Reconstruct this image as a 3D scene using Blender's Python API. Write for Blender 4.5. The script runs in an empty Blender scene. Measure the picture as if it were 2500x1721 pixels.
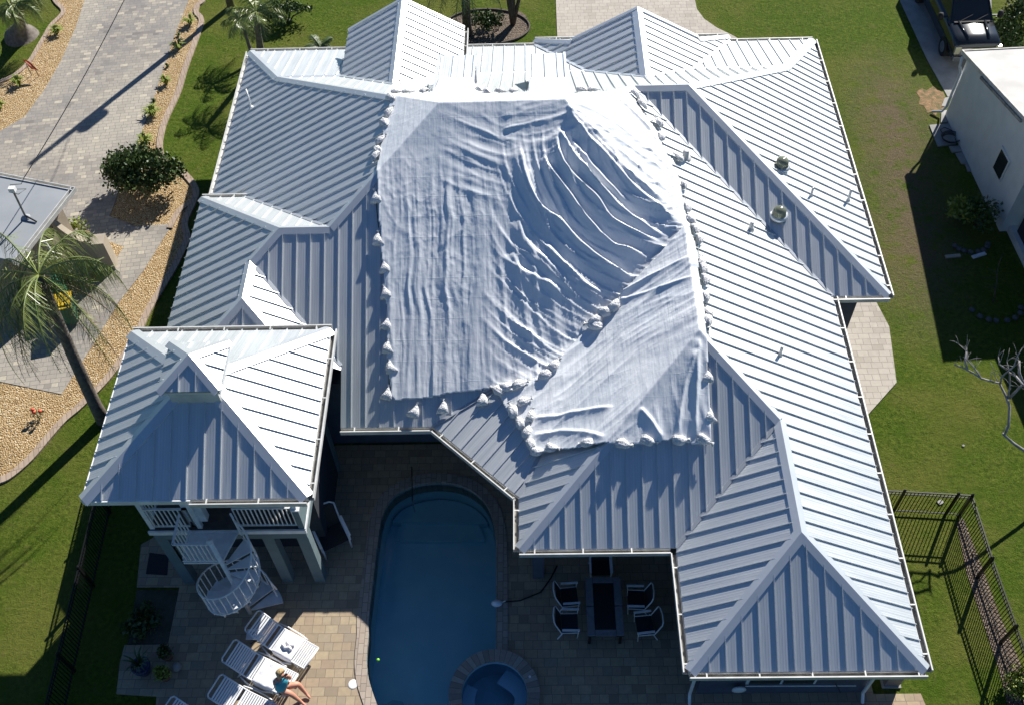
import bpy, bmesh, math, random
import numpy as np
from mathutils import Vector, Matrix
R=math.radians
random.seed(7); rng=np.random.default_rng(7)
S=bpy.context.scene
col=S.collection
# ------------------------------------------------------------------ camera
F,PIT,ROL,YAW=2473.6,52.493,-2.404,1.964
EV=3.25                      # main eave height above the ground
CH=23.897+EV                 # camera height
_a,_b,_c=R(PIT),R(ROL),R(YAW)
ex=np.array([math.cos(_c),math.sin(_c),0]); ey=np.array([-math.sin(_c),math.cos(_c),0]); ez=np.array([0,0,1.])
Rv=math.cos(_b)*ex+math.sin(_b)*(math.sin(_a)*ey+math.cos(_a)*ez)
Uv=-math.sin(_b)*ex+math.cos(_b)*(math.sin(_a)*ey+math.cos(_a)*ez)
Fv=math.cos(_a)*ey-math.sin(_a)*ez
CP=np.array([0,0,CH])
cd=bpy.data.cameras.new('camera'); cam=bpy.data.objects.new('camera',cd); col.objects.link(cam)
cam.matrix_world=Matrix(((Rv[0],Uv[0],-Fv[0],0),(Rv[1],Uv[1],-Fv[1],0),(Rv[2],Uv[2],-Fv[2],CH),(0,0,0,1)))
cd.sensor_width=36; cd.lens=36*F/2500; cd.clip_end=3000
S.camera=cam
# ------------------------------------------------------------------ light
SX,SY=.73,1.23                # towards the sun, per metre of height
w=bpy.data.worlds.new('World'); S.world=w; w.use_nodes=True
nt=w.node_tree; bg=nt.nodes['Background']; sk=nt.nodes.new('ShaderNodeTexSky'); sk.sky_type='NISHITA'; sk.sun_disc=False
sk.sun_elevation=math.atan(1/math.hypot(SX,SY)); sk.sun_rotation=math.atan2(SX,SY)
sk.ozone_density=2.0; sk.dust_density=.4
tint=nt.nodes.new('ShaderNodeMix'); tint.data_type='RGBA'; tint.blend_type='MULTIPLY'; tint.inputs[0].default_value=1; tint.inputs[7].default_value=(.54,.81,1.13,1)
nt.links.new(sk.outputs[0],tint.inputs[6]); nt.links.new(tint.outputs[2],bg.inputs[0]); bg.inputs[1].default_value=.045
sl=bpy.data.lights.new('sun','SUN'); so=bpy.data.objects.new('sun',sl); col.objects.link(so)
sl.energy=5.0; sl.angle=R(.53); sl.color=(1,.955,.88)
so.rotation_euler=Vector((SX,SY,1)).to_track_quat('Z','Y').to_euler()
S.view_settings.view_transform='Standard'; S.view_settings.look='None'; S.view_settings.exposure=.65; S.view_settings.gamma=1
# ------------------------------------------------------------------ picture point -> point on a known height
def ray(u,v): 
    d=Rv*((u-1250)/F)+Uv*(-(v-860.5)/F)+Fv
    return d
def P(u,v,z=0.):
    d=ray(u,v); t=(z-CH)/d[2]; p=CP+d*t; return (float(p[0]),float(p[1]),float(z))
def PL(pts,z=0.): return [P(u,v,z) for u,v in pts]
def PV(u,v,A,B):             # on the upright plane through ground points A,B
    n=np.array([B[1]-A[1],-(B[0]-A[0]),0.]); d=ray(u,v); t=np.dot(n,np.array(A)-CP)/np.dot(n,d); p=CP+d*t; return tuple(float(x) for x in p)
# ------------------------------------------------------------------ materials
def M(name,c,rough=.7,metal=0.,c2=None,ns=6.,ndet=4.,bump=0.,bs=30.,spec=.5,coat=0.,coords='Object',nfac=1.,bdist=.02):
    m=bpy.data.materials.new(name); m.use_nodes=True; n=m.node_tree; b=n.nodes['Principled BSDF']
    b.inputs['Base Color'].default_value=(*c,1); b.inputs['Roughness'].default_value=rough; b.inputs['Metallic'].default_value=metal
    b.inputs['Specular IOR Level'].default_value=spec; b.inputs['Coat Weight'].default_value=coat
    tc=n.nodes.new('ShaderNodeTexCoord')
    if c2 is not None:
        t=n.nodes.new('ShaderNodeTexNoise'); t.inputs['Scale'].default_value=ns; t.inputs['Detail'].default_value=ndet; n.links.new(tc.outputs[coords],t.inputs['Vector'])
        r=n.nodes.new('ShaderNodeMapRange'); r.inputs[1].default_value=.35; r.inputs[2].default_value=.65; n.links.new(t.outputs[0],r.inputs[0])
        x=n.nodes.new('ShaderNodeMix'); x.data_type='RGBA'; x.inputs[6].default_value=(*c,1); x.inputs[7].default_value=(*c2,1)
        n.links.new(r.outputs[0],x.inputs[0]); n.links.new(x.outputs[2],b.inputs['Base Color'])
    if bump:
        t=n.nodes.new('ShaderNodeTexNoise'); t.inputs['Scale'].default_value=bs; t.inputs['Detail'].default_value=3; n.links.new(tc.outputs[coords],t.inputs['Vector'])
        q=n.nodes.new('ShaderNodeBump'); q.inputs['Strength'].default_value=bump; q.inputs['Distance'].default_value=bdist
        n.links.new(t.outputs[0],q.inputs['Height']); n.links.new(q.outputs[0],b.inputs['Normal'])
    return m
class NB:                    # small helper for bigger node trees
    def __init__(s,name):
        s.m=bpy.data.materials.new(name); s.m.use_nodes=True; s.n=s.m.node_tree; s.b=s.n.nodes['Principled BSDF']; s.tc=s.n.nodes.new('ShaderNodeTexCoord')
    def node(s,t,**k):
        o=s.n.nodes.new(t)
        for a,v in k.items(): setattr(o,a,v)
        return o
    def l(s,a,b): s.n.links.new(a,b)
    def noise(s,scale,det=4,vec=None,rough=.5):
        t=s.node('ShaderNodeTexNoise'); t.inputs['Scale'].default_value=scale; t.inputs['Detail'].default_value=det; t.inputs['Roughness'].default_value=rough
        s.l(vec or s.tc.outputs['Object'],t.inputs['Vector']); return t.outputs[0]
    def ramp(s,fac,stops):
        r=s.node('ShaderNodeValToRGB'); e=r.color_ramp.elements
        while len(e)<len(stops): e.new(.5)
        for i,(p,c) in enumerate(stops): e[i].position=p; e[i].color=(*c,1)
        s.l(fac,r.inputs[0]); return r.outputs[0]
    def mix(s,fac,a,b,mode='MIX'):
        x=s.node('ShaderNodeMix',data_type='RGBA',blend_type=mode)
        for i,v in ((0,fac),(6,a),(7,b)):
            if isinstance(v,(int,float)): x.inputs[i].default_value=v
            elif isinstance(v,tuple): x.inputs[i].default_value=(*v,1)
            else: s.l(v,x.inputs[i])
        return x.outputs[2]
    def math(s,op,a,b=0.):
        x=s.node('ShaderNodeMath',operation=op)
        for i,v in ((0,a),(1,b)):
            if isinstance(v,(int,float)): x.inputs[i].default_value=v
            else: s.l(v,x.inputs[i])
        return x.outputs[0]
    def rng(s,v,a,b,c=0.,d=1.):
        x=s.node('ShaderNodeMapRange'); 
        for i,k in enumerate((a,b,c,d)): x.inputs[i+1].default_value=k
        s.l(v,x.inputs[0]); return x.outputs[0]
    def bump(s,h,st=.3,dist=.02,normal=None):
        q=s.node('ShaderNodeBump'); q.inputs['Strength'].default_value=st; q.inputs['Distance'].default_value=dist
        s.l(h,q.inputs['Height'])
        if normal: s.l(normal,q.inputs['Normal'])
        s.l(q.outputs[0],s.b.inputs['Normal']); return q.outputs[0]
    def map(s,src=None,scale=(1,1,1),rot=(0,0,0),loc=(0,0,0)):
        x=s.node('ShaderNodeMapping'); x.inputs['Scale'].default_value=scale; x.inputs['Rotation'].default_value=rot; x.inputs['Location'].default_value=loc
        s.l(src or s.tc.outputs['Object'],x.inputs[0]); return x.outputs[0]
def roof_metal():
    k=NB('galvalume_roof'); uv=k.tc.outputs['UV']
    sp=k.node('ShaderNodeSeparateXYZ'); k.l(uv,sp.inputs[0])
    fr=k.math('FRACT',k.math('MULTIPLY',sp.outputs[0],1/.406))      # 0..1 across one pan
    d1=k.math('ABSOLUTE',k.math('SUBTRACT',k.math('FRACT',k.math('MULTIPLY',k.math('ADD',fr,.04),6)),.5))
    inner=k.math('MULTIPLY',k.rng(fr,.12,.2),k.rng(fr,.80,.88,1,0))
    rib=k.math('MULTIPLY',k.rng(d1,.0,.22,1,0),inner)
    st=k.noise(1.,5,k.map(uv,(11,.55,1)),.6)
    st2=k.noise(1.,3,k.map(uv,(46,.35,1)),.6)
    pan=k.node('ShaderNodeTexWhiteNoise',noise_dimensions='1D'); k.l(k.math('FLOOR',k.math('MULTIPLY',sp.outputs[0],1/.406)),pan.inputs['W'])
    sm=k.noise(.5,4)
    c=k.ramp(st,[(.3,(.66,.69,.70)),(.7,(.76,.78,.785))])
    c=k.mix(k.rng(pan.outputs[0],0,1,0,.16),c,(.60,.64,.66))
    c=k.mix(k.rng(st2,.38,.7,0,.25),c,(.52,.57,.60))
    c=k.mix(k.math('MULTIPLY',rib,.32),c,(.50,.54,.56))
    c=k.mix(k.rng(sm,.45,.75,0,.35),c,(.60,.62,.62))
    k.l(c,k.b.inputs['Base Color']); k.b.inputs['Metallic'].default_value=.64
    k.l(k.rng(st,.3,.7,.43,.51),k.b.inputs['Roughness'])
    h=k.math('ADD',k.math('MULTIPLY',rib,.6),k.math('MULTIPLY',st,.12))
    k.bump(h,.3,.010); return k.m
MR=roof_metal()
MCAP=M('ridge_metal',(.74,.77,.79),.42,.65,(.68,.71,.73),1.5,bump=.08,bs=2)
MGUT=M('gutter_aluminium',(.66,.66,.64),.5,.1,(.52,.52,.50),3)
MDIRT=M('gutter_grime',(.17,.16,.14),.8,0,(.32,.31,.28),5)
MWALL=M('teal_stucco',(.155,.215,.23),.85,0,(.135,.19,.205),3,bump=.25,bs=60)
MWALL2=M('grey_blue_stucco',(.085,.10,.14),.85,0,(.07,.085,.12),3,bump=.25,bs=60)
MWHITE=M('white_paint',(.84,.85,.86),.45,0,(.70,.71,.72),4)
MDARK=M('dark_glass',(.02,.025,.03),.08,0)
MBLACK=M('black_metal',(.012,.012,.013),.4,.3)
MDECK=M('deck_board',(.10,.085,.075),.8,0,(.07,.06,.055),8)
def tarp_mat():
    k=NB('white_tarpaulin'); uv=k.tc.outputs['UV']
    sp=k.node('ShaderNodeSeparateXYZ'); k.l(uv,sp.inputs[0])
    def crease(axis,step,wid,wob):
        v=k.math('ADD',sp.outputs[axis],k.math('MULTIPLY',k.noise(.6,2,uv),wob))
        f=k.math('FRACT',k.math('DIVIDE',v,step)); d=k.math('ABSOLUTE',k.math('SUBTRACT',f,.5))
        return k.rng(d,0,wid,1,0)
    c1=crease(0,.83,.016,.05); c2=crease(1,.60,.022,.08)
    msk=k.rng(k.noise(.55,3,uv),.42,.6)
    n1=k.noise(3.2,4,uv,.55); n2=k.noise(9.,2,uv,.5); n3=k.noise(1.,3,k.map(uv,(7,.7,1)),.6)
    h=k.math('ADD',k.math('MULTIPLY',k.math('ADD',c1,c2),.07),k.math('MULTIPLY',n1,.45))
    h=k.math('MULTIPLY',h,k.rng(msk,0,1,.35,1.))
    h=k.math('ADD',h,k.math('MULTIPLY',n2,.05)); h=k.math('ADD',h,k.math('MULTIPLY',n3,.45))
    k.bump(h,.75,.05)
    k.l(k.ramp(k.noise(.8,3),[(.3,(.72,.765,.81)),(.7,(.80,.82,.845))]),k.b.inputs['Base Color']); k.b.inputs['Roughness'].default_value=.27
    return k.m
MTARP=tarp_mat()
MBAG=M('sandbag_plastic',(.80,.80,.79),.5,0,(.64,.65,.66),5,bump=1.,bs=17,bdist=.05)
def pavers(name,cols,bw,bh,rot,mort,sc=1.,sq=.7,sqf=3,bias=0.):
    k=NB(name); mp=k.map(None,(1,1,1),(0,0,rot))
    def brick(loc,w_,h_):
        t=k.node('ShaderNodeTexBrick'); t.offset=.5; t.squash=sq; t.squash_frequency=sqf
        t.inputs['Scale'].default_value=1.; t.inputs['Mortar Size'].default_value=.006*sc; t.inputs['Brick Width'].default_value=w_; t.inputs['Row Height'].default_value=h_
        t.inputs['Color1'].default_value=(0,0,0,1); t.inputs['Color2'].default_value=(1,1,1,1); t.inputs['Mortar'].default_value=(.5,.5,.5,1); t.inputs['Bias'].default_value=bias
        x=k.node('ShaderNodeMapping'); x.inputs['Location'].default_value=loc; k.l(mp,x.inputs[0]); k.l(x.outputs[0],t.inputs['Vector']); return t
    a=brick((0,0,0),bw,bh)
    st=[(i/(len(cols)-1),c) for i,c in enumerate(cols)]
    c=k.ramp(a.outputs[0],st)
    c=k.mix(k.rng(k.noise(9,5),.3,.7,0,.35),c,tuple(x*.75 for x in cols[0]))
    c=k.mix(k.rng(k.noise(.25,3),.35,.65,0,.4),c,tuple(min(1,x*1.15) for x in cols[-1]))
    c=k.mix(a.outputs[1],c,mort); k.l(c,k.b.inputs['Base Color']); k.b.inputs['Roughness'].default_value=.85
    h=k.math('SUBTRACT',k.math('MULTIPLY',k.noise(40,3),.3),a.outputs[1]); k.bump(h,.5,.008); return k.m
MDRV=pavers('grey_pavers',[(.18,.165,.155),(.31,.285,.255),(.23,.22,.21),(.33,.30,.26),(.27,.245,.225),(.50,.45,.35)],.34,.19,R(-8),(.20,.19,.18),1.6)
MFRT=pavers('beige_pavers',[(.36,.32,.27),(.47,.425,.365),(.41,.37,.32),(.50,.455,.39)],.36,.24,R(0),(.25,.22,.19),1.3)
MPAT=pavers('patio_pavers',[(.25,.195,.135),(.45,.35,.215),(.36,.26,.18),(.48,.385,.245),(.29,.24,.18)],.36,.25,R(0),(.20,.16,.12),1.3)
MPAT2=pavers('coping_pavers',[(.27,.22,.18),(.40,.34,.28),(.34,.27,.22),(.42,.36,.30)],.30,.16,R(90),(.18,.15,.12),1.3)
def grass():
    k=NB('lawn_grass'); o=k.tc.outputs['Object']
    a=k.noise(.30,6,None,.65); b=k.noise(7,7,None,.8); c3=k.noise(34,4,None,.75); d=k.noise(1.1,6,None,.7); e=k.noise(2.6,5,None,.7)
    c=k.ramp(b,[(.30,(.022,.042,.005)),(.46,(.078,.125,.013)),(.58,(.135,.185,.022)),(.72,(.22,.25,.05))])
    c=k.mix(k.rng(d,.46,.62,0,.75),c,k.ramp(c3,[(.35,(.035,.08,.006)),(.7,(.12,.20,.014))]))
    c=k.mix(k.rng(a,.46,.62,0,.55),c,k.ramp(c3,[(.3,(.095,.105,.018)),(.7,(.27,.25,.065))]))
    c=k.mix(k.rng(e,.58,.70,0,.5),c,(.17,.145,.06))
    sp=k.node('ShaderNodeSeparateXYZ'); k.l(o,sp.inputs[0])
    px=k.rng(k.math('ABSOLUTE',k.math('SUBTRACT',sp.outputs[0],k.math('ADD',k.math('MULTIPLY',sp.outputs[1],.10),11.4))),.2,2.4,1,0); py=k.rng(k.math('ABSOLUTE',k.math('SUBTRACT',sp.outputs[1],29)),4,9,1,0)
    pm=k.math('MULTIPLY',px,py); pm=k.math('MULTIPLY',pm,k.rng(k.noise(1.6,6,None,.75),.36,.52))
    c=k.mix(k.math('MULTIPLY',pm,.9),c,k.ramp(c3,[(.3,(.10,.07,.04)),(.7,(.27,.21,.14))]))
    k.l(c,k.b.inputs['Base Color']); k.b.inputs['Roughness'].default_value=.9; k.b.inputs['Specular IOR Level'].default_value=.1
    k.bump(k.math('ADD',k.math('ADD',b,k.math('MULTIPLY',c3,.5)),k.math('MULTIPLY',e,.8)),1.,.13); return k.m
MGR=grass()
def gravel(name,cs,sc=18):
    k=NB(name); v=k.node('ShaderNodeTexVoronoi'); v.inputs['Scale'].default_value=sc; k.l(k.tc.outputs['Object'],v.inputs[0])
    s2=k.node('ShaderNodeSeparateColor'); k.l(v.outputs['Color'],s2.inputs[0])
    c=k.ramp(s2.outputs[0],[(i/(len(cs)-1),x) for i,x in enumerate(cs)])
    c=k.mix(k.rng(k.noise(.8,3),.4,.65,0,.35),c,tuple(x*.8 for x in cs[1])); k.l(c,k.b.inputs['Base Color']); k.b.inputs['Roughness'].default_value=.85
    k.bump(k.math('SUBTRACT',1.,v.outputs['Distance']),1.,.05); return k.m
MGV=gravel('golden_gravel',[(.22,.13,.05),(.42,.28,.12),(.58,.43,.24),(.36,.22,.085),(.74,.61,.40)],21)
MMUL=gravel('bark_mulch',[(.05,.035,.025),(.14,.10,.07),(.22,.17,.12)],16)
MSOIL=M('dark_soil',(.035,.045,.02),.95,0,(.10,.09,.075),1.1,7,bump=.8,bs=14,bdist=.05)
MCONC=M('concrete',(.36,.35,.33),.9,0,(.28,.275,.26),2,bump=.2,bs=40)
MCURB=pavers('curb_blocks',[(.33,.25,.19),(.43,.34,.26),(.38,.29,.22)],.16,.6,R(-20),(.2,.15,.11),1.6)
MLEAF=M('leaf_dark',(.035,.07,.015),.5,0,(.075,.12,.03),3)
MLEAF2=M('leaf_bright',(.17,.24,.03),.5,0,(.27,.30,.06),3)
MFROND=M('palm_frond',(.075,.12,.022),.33,0,(.22,.25,.07),1.6)
MFRDRY=M('palm_dry',(.20,.13,.075),.7,0,(.30,.22,.14),2)
MTRK=M('palm_trunk',(.20,.175,.15),.9,0,(.12,.10,.085),7,bump=.6,bs=12)
MBARK=M('bark_dark',(.07,.055,.045),.9,0,(.12,.10,.085),9,bump=.6,bs=20)
MPALE=M('pale_bark',(.36,.35,.34),.85,0,(.22,.21,.20),7,bump=.4,bs=20)
MSKIN=M('skin',(.62,.30,.20),.55,0,(.55,.25,.165),8)
MTEAL=M('turquoise_cloth',(.06,.38,.47),.7,0,(.05,.33,.42),8,bump=.3,bs=25)
MHAIR=M('blond_hair',(.52,.38,.19),.6,0,(.34,.23,.11),40,bump=.8,bs=60)
MNAVY=M('navy_cloth',(.015,.02,.04),.7)
MSLING=M('sling_fabric',(.012,.013,.018),.6,0,(.02,.021,.027),30)
MPVC=M('white_strap',(.80,.82,.84),.4,0,(.74,.76,.80),5)
MTOWEL=M('towel_white',(.82,.81,.83),.9,0,(.75,.74,.77),7,bump=.5,bs=35)
MGREEN=M('green_plastic',(.02,.13,.075),.5,0,(.03,.16,.09),4)
MYEL=M('yellow_plastic',(.75,.52,.03),.5)
MRED=M('red_paint',(.62,.09,.04),.5)
MBEIGE=M('beige_stucco',(.42,.36,.28),.85,0,(.36,.31,.24),2,bump=.3,bs=50)
MTRUCK=M('black_truck_paint',(.018,.022,.026),.22,.25,coat=.5)
MCHROME=M('chrome',(.62,.62,.60),.15,1.)
MTYRE=M('tyre_rubber',(.015,.015,.015),.8)
MNROOF=M('neighbour_roof_membrane',(.31,.33,.35),.8,0,(.26,.28,.30),.8,bump=.1,bs=4)
MNROOF2=M('neighbour_white_roof',(.54,.53,.51),.8,0,(.43,.42,.40),.9,bump=.15,bs=6)
MNW=M('neighbour_white_wall',(.66,.68,.68),.85,0,(.60,.62,.62),2,bump=.3,bs=60)
# ------------------------------------------------------------------ mesh tools
class MB:
    def __init__(s): s.v=[]; s.f=[]; s.uv=[]
    def add(s,vs,fs,uvs=None):
        o=len(s.v); s.v+=[tuple(map(float,x)) for x in vs]
        for i,f in enumerate(fs):
            s.f.append([a+o for a in f]); s.uv.append(uvs[i] if uvs else None)
    def box(s,c,d,rz=0.,M3=None):
        x,y,z=[k/2 for k in d]; V=[Vector((a*x,b*y,e*z)) for e in (-1,1) for b in (-1,1) for a in (-1,1)]
        m=M3 or Matrix.Rotation(rz,3,'Z'); V=[m@q+Vector(c) for q in V]
        s.add(V,[(0,2,3,1),(4,5,7,6),(0,1,5,4),(2,6,7,3),(0,4,6,2),(1,3,7,5)]); return s
    def beam(s,a,b,wd,ht,up=(0,0,1)):
        a,b=Vector(a),Vector(b); d=b-a; L=d.length
        if L<1e-6: return s
        x=d/L; u=Vector(up); y=u.cross(x)
        if y.length<1e-4: y=Vector((1,0,0)).cross(x)
        y.normalize(); z=x.cross(y); m=Matrix((x,y,z)).transposed()
        return s.box((a+b)/2,(L,wd,ht),M3=m)
    def tube(s,pts,r,n=8,cap=True):
        pts=[Vector(p) for p in pts]; rs=r if isinstance(r,(list,tuple)) else [r]*len(pts); rings=[]; o=len(s.v); prev=None
        for i,p in enumerate(pts):
            t=(pts[min(i+1,len(pts)-1)]-pts[max(i-1,0)]); t.normalize() if t.length>0 else None
            if prev is None:
                a=Vector((0,0,1)) if abs(t.z)<.9 else Vector((1,0,0)); e=t.cross(a).normalized()
            else:
                e=prev-t*prev.dot(t); e=e.normalized() if e.length>1e-6 else t.orthogonal().normalized()
            prev=e; g=t.cross(e)
            for k in range(n):
                an=2*math.pi*k/n; s.v.append(tuple(p+(e*math.cos(an)+g*math.sin(an))*rs[i]))
        for i in range(len(pts)-1):
            for k in range(n):
                s.f.append([o+i*n+k,o+i*n+(k+1)%n,o+(i+1)*n+(k+1)%n,o+(i+1)*n+k]); s.uv.append(None)
        if cap:
            s.f.append([o+k for k in range(n)][::-1]); s.uv.append(None)
            s.f.append([o+(len(pts)-1)*n+k for k in range(n)]); s.uv.append(None)
        return s
    def prism(s,poly,z0,z1):
        n=len(poly); V=[(p[0],p[1],z0) for p in poly]+[(p[0],p[1],z1) for p in poly]
        ar=sum(poly[i][0]*poly[(i+1)%n][1]-poly[(i+1)%n][0]*poly[i][1] for i in range(n))
        if ar<0: V=[(p[0],p[1],z0) for p in poly[::-1]]+[(p[0],p[1],z1) for p in poly[::-1]]
        s.add(V,[list(range(n))[::-1],[n+i for i in range(n)]]+[[i,(i+1)%n,n+(i+1)%n,n+i] for i in range(n)]); return s
    def slab(s,poly3,t):     # flat polygon (any tilt) given thickness downwards
        n=len(poly3); s.add([tuple(p) for p in poly3]+[(p[0],p[1],p[2]-t) for p in poly3],[list(range(n)),[n+i for i in range(n)][::-1]]+[[(i+1)%n,i,n+i,n+(i+1)%n] for i in range(n)]); return s
    def lathe(s,prof,c,n=24,cap=True):
        o=len(s.v)
        for r,z in prof:
            for k in range(n):
                a=2*math.pi*k/n; s.v.append((c[0]+r*math.cos(a),c[1]+r*math.sin(a),c[2]+z))
        for i in range(len(prof)-1):
            for k in range(n): s.f.append([o+i*n+k,o+i*n+(k+1)%n,o+(i+1)*n+(k+1)%n,o+(i+1)*n+k]); s.uv.append(None)
        if cap:
            s.f.append([o+k for k in range(n)][::-1]); s.uv.append(None); s.f.append([o+(len(prof)-1)*n+k for k in range(n)]); s.uv.append(None)
        return s
    def build(s,name,mat,parent=None,smooth=False,loc=None):
        me=bpy.data.meshes.new(name)
        V=s.v
        if loc is not None: V=[(x-loc[0],y-loc[1],z-loc[2]) for x,y,z in V]
        me.from_pydata(V,[],s.f); me.validate()
        if any(u for u in s.uv) and len(me.polygons)==len(s.f):
            l=me.uv_layers.new(name='UVMap').data; i=0
            for u,f in zip(s.uv,s.f):
                for k in range(len(f)):
                    if u: l[i].uv=u[k]
                    i+=1
        me.materials.append(mat)
        if smooth:
            for p in me.polygons: p.use_smooth=True
        o=bpy.data.objects.new(name,me); col.objects.link(o)
        if parent: o.parent=parent; 
        if loc is not None and not parent: o.location=loc
        return o
def tag(o,label,cat,group=None):
    o['label']=label; o['category']=cat
    if group: o['group']=group
    return o
def thing(name,label,cat,loc=(0,0,0),rz=0.,group=None):
    o=bpy.data.objects.new(name,None); col.objects.link(o); o.location=loc; o.rotation_euler=(0,0,rz); o.empty_display_size=.2
    return tag(o,label,cat,group)
def thing0(name,label,cat,at,group=None):   # children are written in world coordinates
    o=thing(name,label,cat,at,0,group); return o
def kid(mb,name,mat,root,smooth=False):
    L=root.location
    mb.v=[(x-L[0],y-L[1],z-L[2]) for x,y,z in mb.v]; return mb.build(name,mat,root,smooth)
def sub(mb,name,mat,par,smooth=False):
    r=par.parent; L=r.location; mb.v=[(x-L[0],y-L[1],z-L[2]) for x,y,z in mb.v]; return mb.build(name,mat,par,smooth)
def struct(o): o['kind']='structure'; return o
def inpoly(x,y,poly):
    c=False; n=len(poly); j=n-1
    for i in range(n):
        xi,yi=poly[i][0],poly[i][1]; xj,yj=poly[j][0],poly[j][1]
        if (yi>y)!=(yj>y) and x<(xj-xi)*(y-yi)/(yj-yi)+xi: c=not c
        j=i
    return c
# ------------------------------------------------------------------ ground
def ground():
    g=MB(); h=(-5.,2.3,-2.,15.9)   # the sheet leaves a hole for the pool, under the patio
    g.add([(-400,-300,0),(400,-300,0),(400,700,0),(-400,700,0),(h[0],h[2],0),(h[1],h[2],0),(h[1],h[3],0),(h[0],h[3],0)],[(0,1,5,4),(1,2,6,5),(2,3,7,6),(3,0,4,7)]); struct(g.build('lawn',MGR))
def sheet(name,pts,z,mat,t=.3):
    b=MB(); b.prism(pts,z-t,z); return struct(b.build(name,mat))
ground()
CURB=[(530,-70),(498,0),(483,15),(480,33),(492,48),(489,69),(474,112),(453,169),(435,229),(408,287),(395,326),(391,365),(403,395),(447,423),(477,460),(475,491),(452,545),(458,581),(447,611),(423,660),(392,711),(362,762),(344,801),(322,840),(290,890),(251,939),(196,993),(157,1026),(121,1066),(75,1120),(30,1159),(0,1174),(-80,1200)]
LCURB=[(110,-60),(133,0),(154,24),(151,39),(127,63),(112,88),(91,124),(72,154),(39,184),(0,202),(-80,225)]
DR=[(530,-140),(462,0),(430,80),(400,170),(370,260),(335,355),(312,400),(296,440),(284,490),(268,530),(330,555),(422,548),(353,660),(290,741),(251,805),(226,847),(199,888),(151,963),(62,945),(-60,920),(-200,700),(-400,500)]
sheet('garden_bed_gravel',PL([(-80,225)]+LCURB[::-1][1:]+[(300,-60),(530,-70)]+CURB[1:]),.018,MGV)
sheet('driveway',PL([(-80,340),(0,323),(60,288),(110,220),(150,150),(185,70),(208,0),(240,-140)]+DR[:-1]+[(-260,700),(-300,500)]),.036,MDRV)
tri=MB(); tri.prism(PL([(262,590),(303,605),(281,638),(250,690),(215,690),(235,640)]),-.2,.044); struct(tri.build('gravel_patch',MGV))
def ribbon(name,pts,wd,z0,z1,mat,side=0):
    P3=[Vector((*P(u,v)[:2],0)) for u,v in pts]
    # smooth
    Q=[]
    for i in range(len(P3)-1):
        p0=P3[max(i-1,0)];p1=P3[i];p2=P3[i+1];p3=P3[min(i+2,len(P3)-1)]
        for k in range(5):
            t=k/5; Q.append(.5*((2*p1)+(-p0+p2)*t+(2*p0-5*p1+4*p2-p3)*t*t+(-p0+3*p1-3*p2+p3)*t**3))
    Q.append(P3[-1]); b=MB(); L=[];Rr=[]
    for i,q in enumerate(Q):
        t=(Q[min(i+1,len(Q)-1)]-Q[max(i-1,0)]).normalized(); n=Vector((-t.y,t.x,0)); L.append(q+n*wd/2); Rr.append(q-n*wd/2)
    V=[]
    for a,c in zip(L,Rr): V+=[(a.x,a.y,z0),(a.x,a.y,z1),(c.x,c.y,z1),(c.x,c.y,z0)]
    Fc=[]
    for i in range(len(Q)-1):
        o=i*4
        for k in range(4): Fc.append([o+k,o+(k+1)%4,o+4+(k+1)%4,o+4+k])
    b.add(V,[f[::-1] for f in Fc]); return b.build(name,mat)
struct(ribbon('curb',CURB,.24,-.1,.075,MCURB)); struct(ribbon('curb',LCURB,.20,-.1,.07,MCURB))
c=ribbon('curb',[(447,423),(477,460),(475,491),(440,515),(415,560)],.22,-.1,.08,MCURB); struct(c)
sheet('front_driveway',PL([(1363,150),(1357,0),(1352,-90),(1690,-90),(1696,0),(1701,24),(1719,48),(1749,69),(1794,91),(1850,130),(1850,180)]),.03,MFRT)
sheet('planting_bed',PL([(1080,55),(1120,37),(1160,36),(1200,31),(1240,27),(1269,29),(1285,40),(1291,58),(1287,76),(1270,94),(1240,104),(1180,118),(1090,118)]),.02,MMUL)
b=MB(); 
for k in range(60):
    a=2*math.pi*k/60
    p=P(1190+103*math.cos(a),68+42*math.sin(a)); p2=P(1190+103*math.cos(a+.105),68+42*math.sin(a+.105)); b.beam((p[0],p[1],.04),(p2[0],p2[1],.04),.06,.12)
struct(b.build('bed_edging',MBARK))
sheet('side_driveway',PL([(2180,-60),(2198,6),(2230,75),(2262,145),(2313,238),(2420,238),(2420,-60)]),.03,MCONC)
b=MB()
for v in (5,130): 
    p=P(2190,v,.032); q_=P(2420,v,.032); b.beam(p,q_,.02,.006)
# stepping slabs along the neighbour's wall
steps=[[(2298,274),(2314,271),(2322,300),(2296,302)],[(2268,308),(2321,304),(2334,354),(2289,360)],[(2316,360),(2345,358),(2352,372),(2324,375)],[(2332,377),(2354,374),(2366,404),(2347,402)],[(2356,404),(2366,404),(2370,421),(2362,421)],[(2306,242),(2322,238),(2312,262),(2298,262)]]
for i,s_ in enumerate(steps):
    z=.05; o=MB().prism([p[:2] for p in PL(s_)],-.1,z).build('paving_slab',MCONC)
    tag(o,['pale paving slab at the foot of the white neighbour wall nearest its corner','large cracked pale paving slab under the coiled hose','small paving slab just below the coiled hose','narrow pale paving slab halfway along the neighbour wall','last small slab in the shade by the neighbour wall','sunlit slab between truck driveway and neighbour wall corner'][i],'paving slab')
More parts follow.
